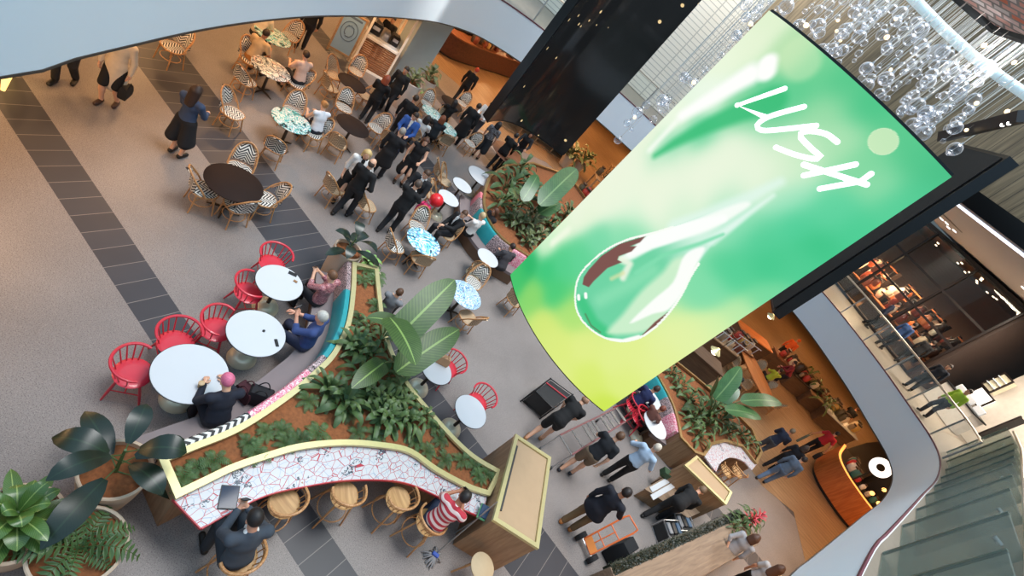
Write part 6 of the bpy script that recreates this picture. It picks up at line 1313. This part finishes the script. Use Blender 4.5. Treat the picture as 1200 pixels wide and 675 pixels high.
P_(449, 366, (470, 345), 'brown-haired child in grey top half hidden by the banana leaf', 1.45, 'sit', arms=('table', 'table'), top=(126, 128, 132), hc=(86, 58, 40), sk=LSK)
P_(372, 354, (328, 331), 'brown-haired woman in pink floral top holding a phone beside the planter tip', 1.64, 'sit', arms=('sphone', 'sphone'), top=(160, 96, 104), topmat=FL, sleeve='mid', bot=(36, 34, 38), hair='short', hc=(108, 74, 50), sk=LSK, look=.3)
P_(357, 404, (301, 390), 'grey-haired man in blue shirt holding up a phone on the curved bench', 1.76, 'sit', arms=('sphone', 'table'), top=(52, 72, 122), sleeve='mid', bot=(46, 50, 72), hc=(188, 184, 176), sk=(214, 156, 128), look=.15)
P_(252, 493, (224, 437), 'pink-haired person in navy coat hunched on the bench end', 1.68, 'sit', arms=('table', 'table'), lean=.25, top=NV, bot=(34, 34, 44), hc=(214, 110, 140), sk=LSK, look=.4)
P_(275, 656, (250, 602), 'man in charcoal suit with a phone at the tiled counter', 1.78, 'sit', seat=.68, arms=((.05, .42, 1.08), (.05, .42, 1.08)), lean=.22, top=(62, 70, 80), bot=(40, 46, 54), hc=(30, 24, 22), sk=(206, 150, 122), shirt=WH, look=.35)
P_(505, 615, (527, 572), 'man in red and white striped shirt using a phone at the tiled counter', 1.74, 'sit', seat=.68, arms=((.07, .44, 1.10), (.07, .44, 1.10)), lean=.22, top=(188, 52, 66), topmat=ST, sleeve='short', bot=(52, 62, 84), hc=(34, 26, 24), sk=DSK, look=.35)
P_(624, 514, (657, 487), 'man in black shirt and shorts stooping beside the black flight case', 1.78, stride=.2, lean=.75, arms=('low', 'low'), top=(20, 20, 22), sleeve='short', bottom='shorts', bot=(22, 22, 24), shoe=(150, 104, 64), sk=LSK, hair='bald', hc=(160, 120, 96))
P_(661, 553, (695, 525), 'man in black tee and khaki shorts pushing the slatted trolley', 1.78, stride=.12, lean=.28, arms=('fwd', 'down'), top=(24, 28, 34), sleeve='short', bottom='shorts', bot=(122, 104, 84), shoe=(34, 38, 46), hc=(94, 66, 46), sk=LSK)
P_(709, 560, (740, 536), 'white-haired man in light blue shirt and black trousers', 1.72, stride=.06, lean=.1, arms=((.34, .3, 1.1), (.36, .32, 1.0)), top=(166, 190, 214), sleeve='mid', bot=BK, hc=(206, 196, 180), sk=LSK)
P_(662, 616, (700, 590), 'man in navy jacket and tan boots holding the orange hand truck', 1.84, stride=.06, arms=('down', (.34, .32, 1.0)), top=(24, 27, 38), bot=(112, 90, 62), shoe=(170, 110, 56), sock=1, coat=.08, hc=(34, 26, 24), sk=(186, 130, 100))
P_(761, 606, (795, 585), 'man in black bending deeply over the low oak work counter', 1.78, stride=.26, lean=1.15, arms=((.16, .6, .52), (.16, .6, .52)), top=(20, 20, 22), bot=(22, 22, 24), hc=(120, 96, 74))
P_(822, 656, (860, 632), 'woman in grey top with brown hair walking below the hedge trough', 1.66, stride=.14, lean=.05, arms=('back', 'down'), top=(164, 164, 168), sleeve='mid', bottom='shorts', bot=(150, 160, 176), hair='bob', hc=(84, 54, 40), sk=LSK)
P_(848, 690, (880, 665), 'person in pale grey top at the bottom edge below the hedge trough', 1.66, arms=('down', 'down'), top=(184, 184, 186), sleeve='short', bot=BK, hair='long', hc=(90, 60, 44))
P_(890, 563, (925, 545), 'man in grey jacket and jeans walking past the small far counter', 1.78, stride=.16, top=(92, 108, 128), bot=(98, 122, 152), hc=(44, 36, 34), sk=LSK)
P_(897, 548, (930, 528), 'woman in black with a pale bag beside the man in jeans', 1.70, stride=.12, top=(28, 32, 40), bottom='trousers', bot=(26, 26, 30), hair='bob', hc=(60, 46, 40))
P_(880, 530, (910, 512), 'person in navy seated on a stool behind the small far counter', 1.74, stride=.0, arms=('front', 'front'), top=(34, 44, 66), bot=(80, 86, 96), hc=(120, 104, 84))
P_(938, 529, (975, 508), 'person in red shirt carrying bags across the timber floor', 1.74, stride=.12, arms=((.4, .0, .82), (.4, .0, .82)), top=(176, 34, 44), sleeve='short', bot=(24, 24, 28), hc=(30, 24, 22))
P_(970, 497, (1000, 480), 'person in black with bare legs by the white topped stall', 1.70, stride=.14, lean=.15, arms=('fwd', 'down'), top=BK, sleeve='short', bottom='shorts', bot=BK, hc=(96, 66, 44))
P_(903, 452, (893, 440), 'person in dark red top leaning over the oval table', 1.72, lean=.5, arms=('fwd', 'low'), top=(120, 28, 40), bot=(34, 26, 30), hair='short', hc=(40, 28, 24))
P_(898, 445, (885, 435), 'person in yellow top at the oval timber table', 1.66, 'sit', arms=('table', 'table'), top=(196, 206, 60), hc=(60, 40, 30))
P_(904, 419, (930, 402), 'person in orange top and dark trousers near the long timber counter', 1.74, stride=.16, top=(238, 108, 52), bot=(44, 40, 42), hc=(236, 110, 54))
P_(848, 458, (865, 440), 'person in black seated behind the banana plant right of the screen', 1.70, 'sit', arms=('table', 'table'), top=BK, hc=(34, 28, 26))
P_(742, 473, (763, 468), 'person in navy seated behind the screen tip', 1.74, 'sit', arms=('table', 'table'), top=(34, 44, 84), hc=(60, 44, 36), lean=.2)
P_(752, 494, (768, 498), 'person in dark clothes seated in the red chair by the screen tip', 1.60, 'sit', arms=('table', 'table'), top=(110, 70, 60), hc=(120, 60, 44), sk=LSK)
q = at_d(437, 40, 16.9); P_(437, 68, (420, 80), 'barista in black behind the coffee stall worktop', 1.74, arms=('front', 'front'), top=BK, hc=(30, 24, 22))
UP = [(1050, 425, (1090, 415), 'person in black walking past the upper shop glass', BK, BK), (1062, 455, (1035, 440), 'person in dark coat at the white upper shop counter', (30, 34, 44), BK), (1080, 485, (1060, 470), 'person in lime green top on the upper floor at the right', (168, 206, 60), (60, 60, 66)), (1028, 405, (1050, 420), 'person in blue shirt inside the upper shop entrance', (56, 84, 130), BK), (1012, 380, (1030, 400), 'person in dark navy near the copper shelves upstairs', (34, 40, 60), BK)]
for u, v, to, lab, tc_, bc in UP: person(u, v, to, lab, 1.72, stride=.08, z=ZT, top=tc_, bot=bc)
# things held
def held_phone(label, q, who, off=(0, 0, .05)):
    p = hand_of(who, q) + Vector(off); r = HANDPOS[who][2]; b = MB(); b.box((0, 0, 0), (.075, .012, .15), ch=.004); o = b.build('phone', M_edge, None, False); o.location = p; o.rotation_euler = (.5, 0, r); tag(o, label, 'phone')
held_phone('phone in the hands of the woman in pink floral top', 1, 'brown-haired woman in pink floral top holding a phone beside the planter tip')
held_phone('phone held up by the grey-haired man in blue', -1, 'grey-haired man in blue shirt holding up a phone on the curved bench')
held_phone('phone in the hands of the man in the charcoal suit', -1, 'man in charcoal suit with a phone at the tiled counter')
held_phone('phone in the hands of the man in the striped shirt', -1, 'man in red and white striped shirt using a phone at the tiled counter')
for who, q, sz, lab, c in [('person in long beige coat with a black shoulder bag under the left bulkhead', -1, (.3, .14, .24), 'black shoulder bag on the person in the beige coat', (20, 20, 22)), ('person in red shirt carrying bags across the timber floor', 1, (.34, .16, .34), 'black bag in the right hand of the person in red', (24, 24, 26)), ('person in red shirt carrying bags across the timber floor', -1, (.4, .1, .5), 'grey-green bag in the left hand of the person in red', (92, 110, 104)), ('woman in black with a pale bag beside the man in jeans', 1, (.4, .16, .4), 'pale bag carried by the woman in black next to the man in jeans', (190, 196, 204))]:
    p = hand_of(who, q); bag(p - Vector((0, 0, sz[2] + .14)), sz, HANDPOS[who][2] + PI / 2, lab, cloth(c))
# ------------------------------------------------------------ light and camera
def area(p, size, e, col, rot=(0, 0, 0), shape='DISK', size2=None, spread=None):
    l = bpy.data.lights.new('area_light', 'AREA'); l.shape = shape; l.size = size; l.energy = e; l.color = col
    if size2: l.size_y = size2
    if spread: l.spread = spread
    o = bpy.data.objects.new('area_light', l); C.objects.link(o); o.location = p; o.rotation_euler = rot; return o
WARM = (1, .55, .24)
for i in range(4, 160, 6):
    p = VOID[i]; dd = (p - VC).normalized()
    g_ = 1.25 if p.x < -3 else .7
    for k, (r, e) in enumerate(((1.6, 50), (5.5, 75), (11, 100))):
        q = p + dd * r
        if q.y < -3: continue
        area((q.x, q.y, ZB - .06), .5, e * g_, WARM)
area((0, 12, 26), 11, 1550, (1, .98, .96), shape='RECTANGLE', size2=14, spread=1.15)
area((-6, 20.5, 13.5), 2.5, 700, (1, .95, .86), (math.radians(100), 0, math.radians(25)))  # added, unseen wash that brightens the far shutter wall
sh_l = sh3(GL - 5, 2, gh - 1.6); area(sh_l, 2, 330, (1, .7, .42)); sh_l = sh3(GL - 9, 2, gh - 1.6); area(sh_l, 2, 380, (1, .7, .42))
area(wp(3, -.5, ZS - .3), 3, 500, (1, .9, .78)); area(wp(-1, -3, ZS - .3), 2, 260, (1, .86, .7))
sp = bpy.data.lights.new('sun_patch', 'SPOT'); sp.energy = 40000; sp.spot_size = .34; sp.spot_blend = .9; sp.shadow_soft_size = .6; sp.color = (1, .98, .94)
so = bpy.data.objects.new('sun_patch', sp); C.objects.link(so); so.location = (6, 6, 24); so.rotation_euler = (Vector((-10.5, 16.5, 3.9)) - Vector((6, 6, 24))).to_track_quat('-Z', 'Y').to_euler()
up_ = bpy.data.lights.new('added_panel_fill', 'SPOT'); up_.energy = 260; up_.spot_size = 1.6; up_.shadow_soft_size = .05  # added spot that brightens the brick panel; no lamp hangs there
uo = bpy.data.objects.new('added_panel_fill', up_); C.objects.link(uo); uo.location = at_d(1230, 90, 11); uo.rotation_euler = (at_d(1168, 24, 12) - Vector(uo.location)).to_track_quat('-Z', 'Y').to_euler()
w = bpy.data.worlds.new('sky'); bpy.context.scene.world = w; w.use_nodes = True
w.node_tree.nodes['Background'].inputs[0].default_value = (.46, .73, 1, 1); w.node_tree.nodes['Background'].inputs[1].default_value = 1.2
cam = bpy.data.cameras.new('camera'); cam.sensor_width = 36; cam.lens = FP * 36 / 1200; cam.clip_end = 300; cam.clip_start = .05
co = bpy.data.objects.new('camera', cam); C.objects.link(co)
r_, d_, f_ = [Vector(MC[i].tolist()).normalized() for i in range(3)]
Mx = Matrix((r_, -d_, -f_)).transposed(); co.matrix_world = Matrix.Translation((0, 0, HC)) @ Mx.to_4x4()
sc = bpy.context.scene; sc.camera = co
vs_ = sc.view_settings; vs_.view_transform = 'Standard'; vs_.look = 'None'; vs_.exposure = 0.; vs_.gamma = 1.; vs_.use_curve_mapping = False
sc.cycles.max_bounces = 8; sc.cycles.transparent_max_bounces = 24
try: sc.cycles.use_denoising = True
except Exception: pass
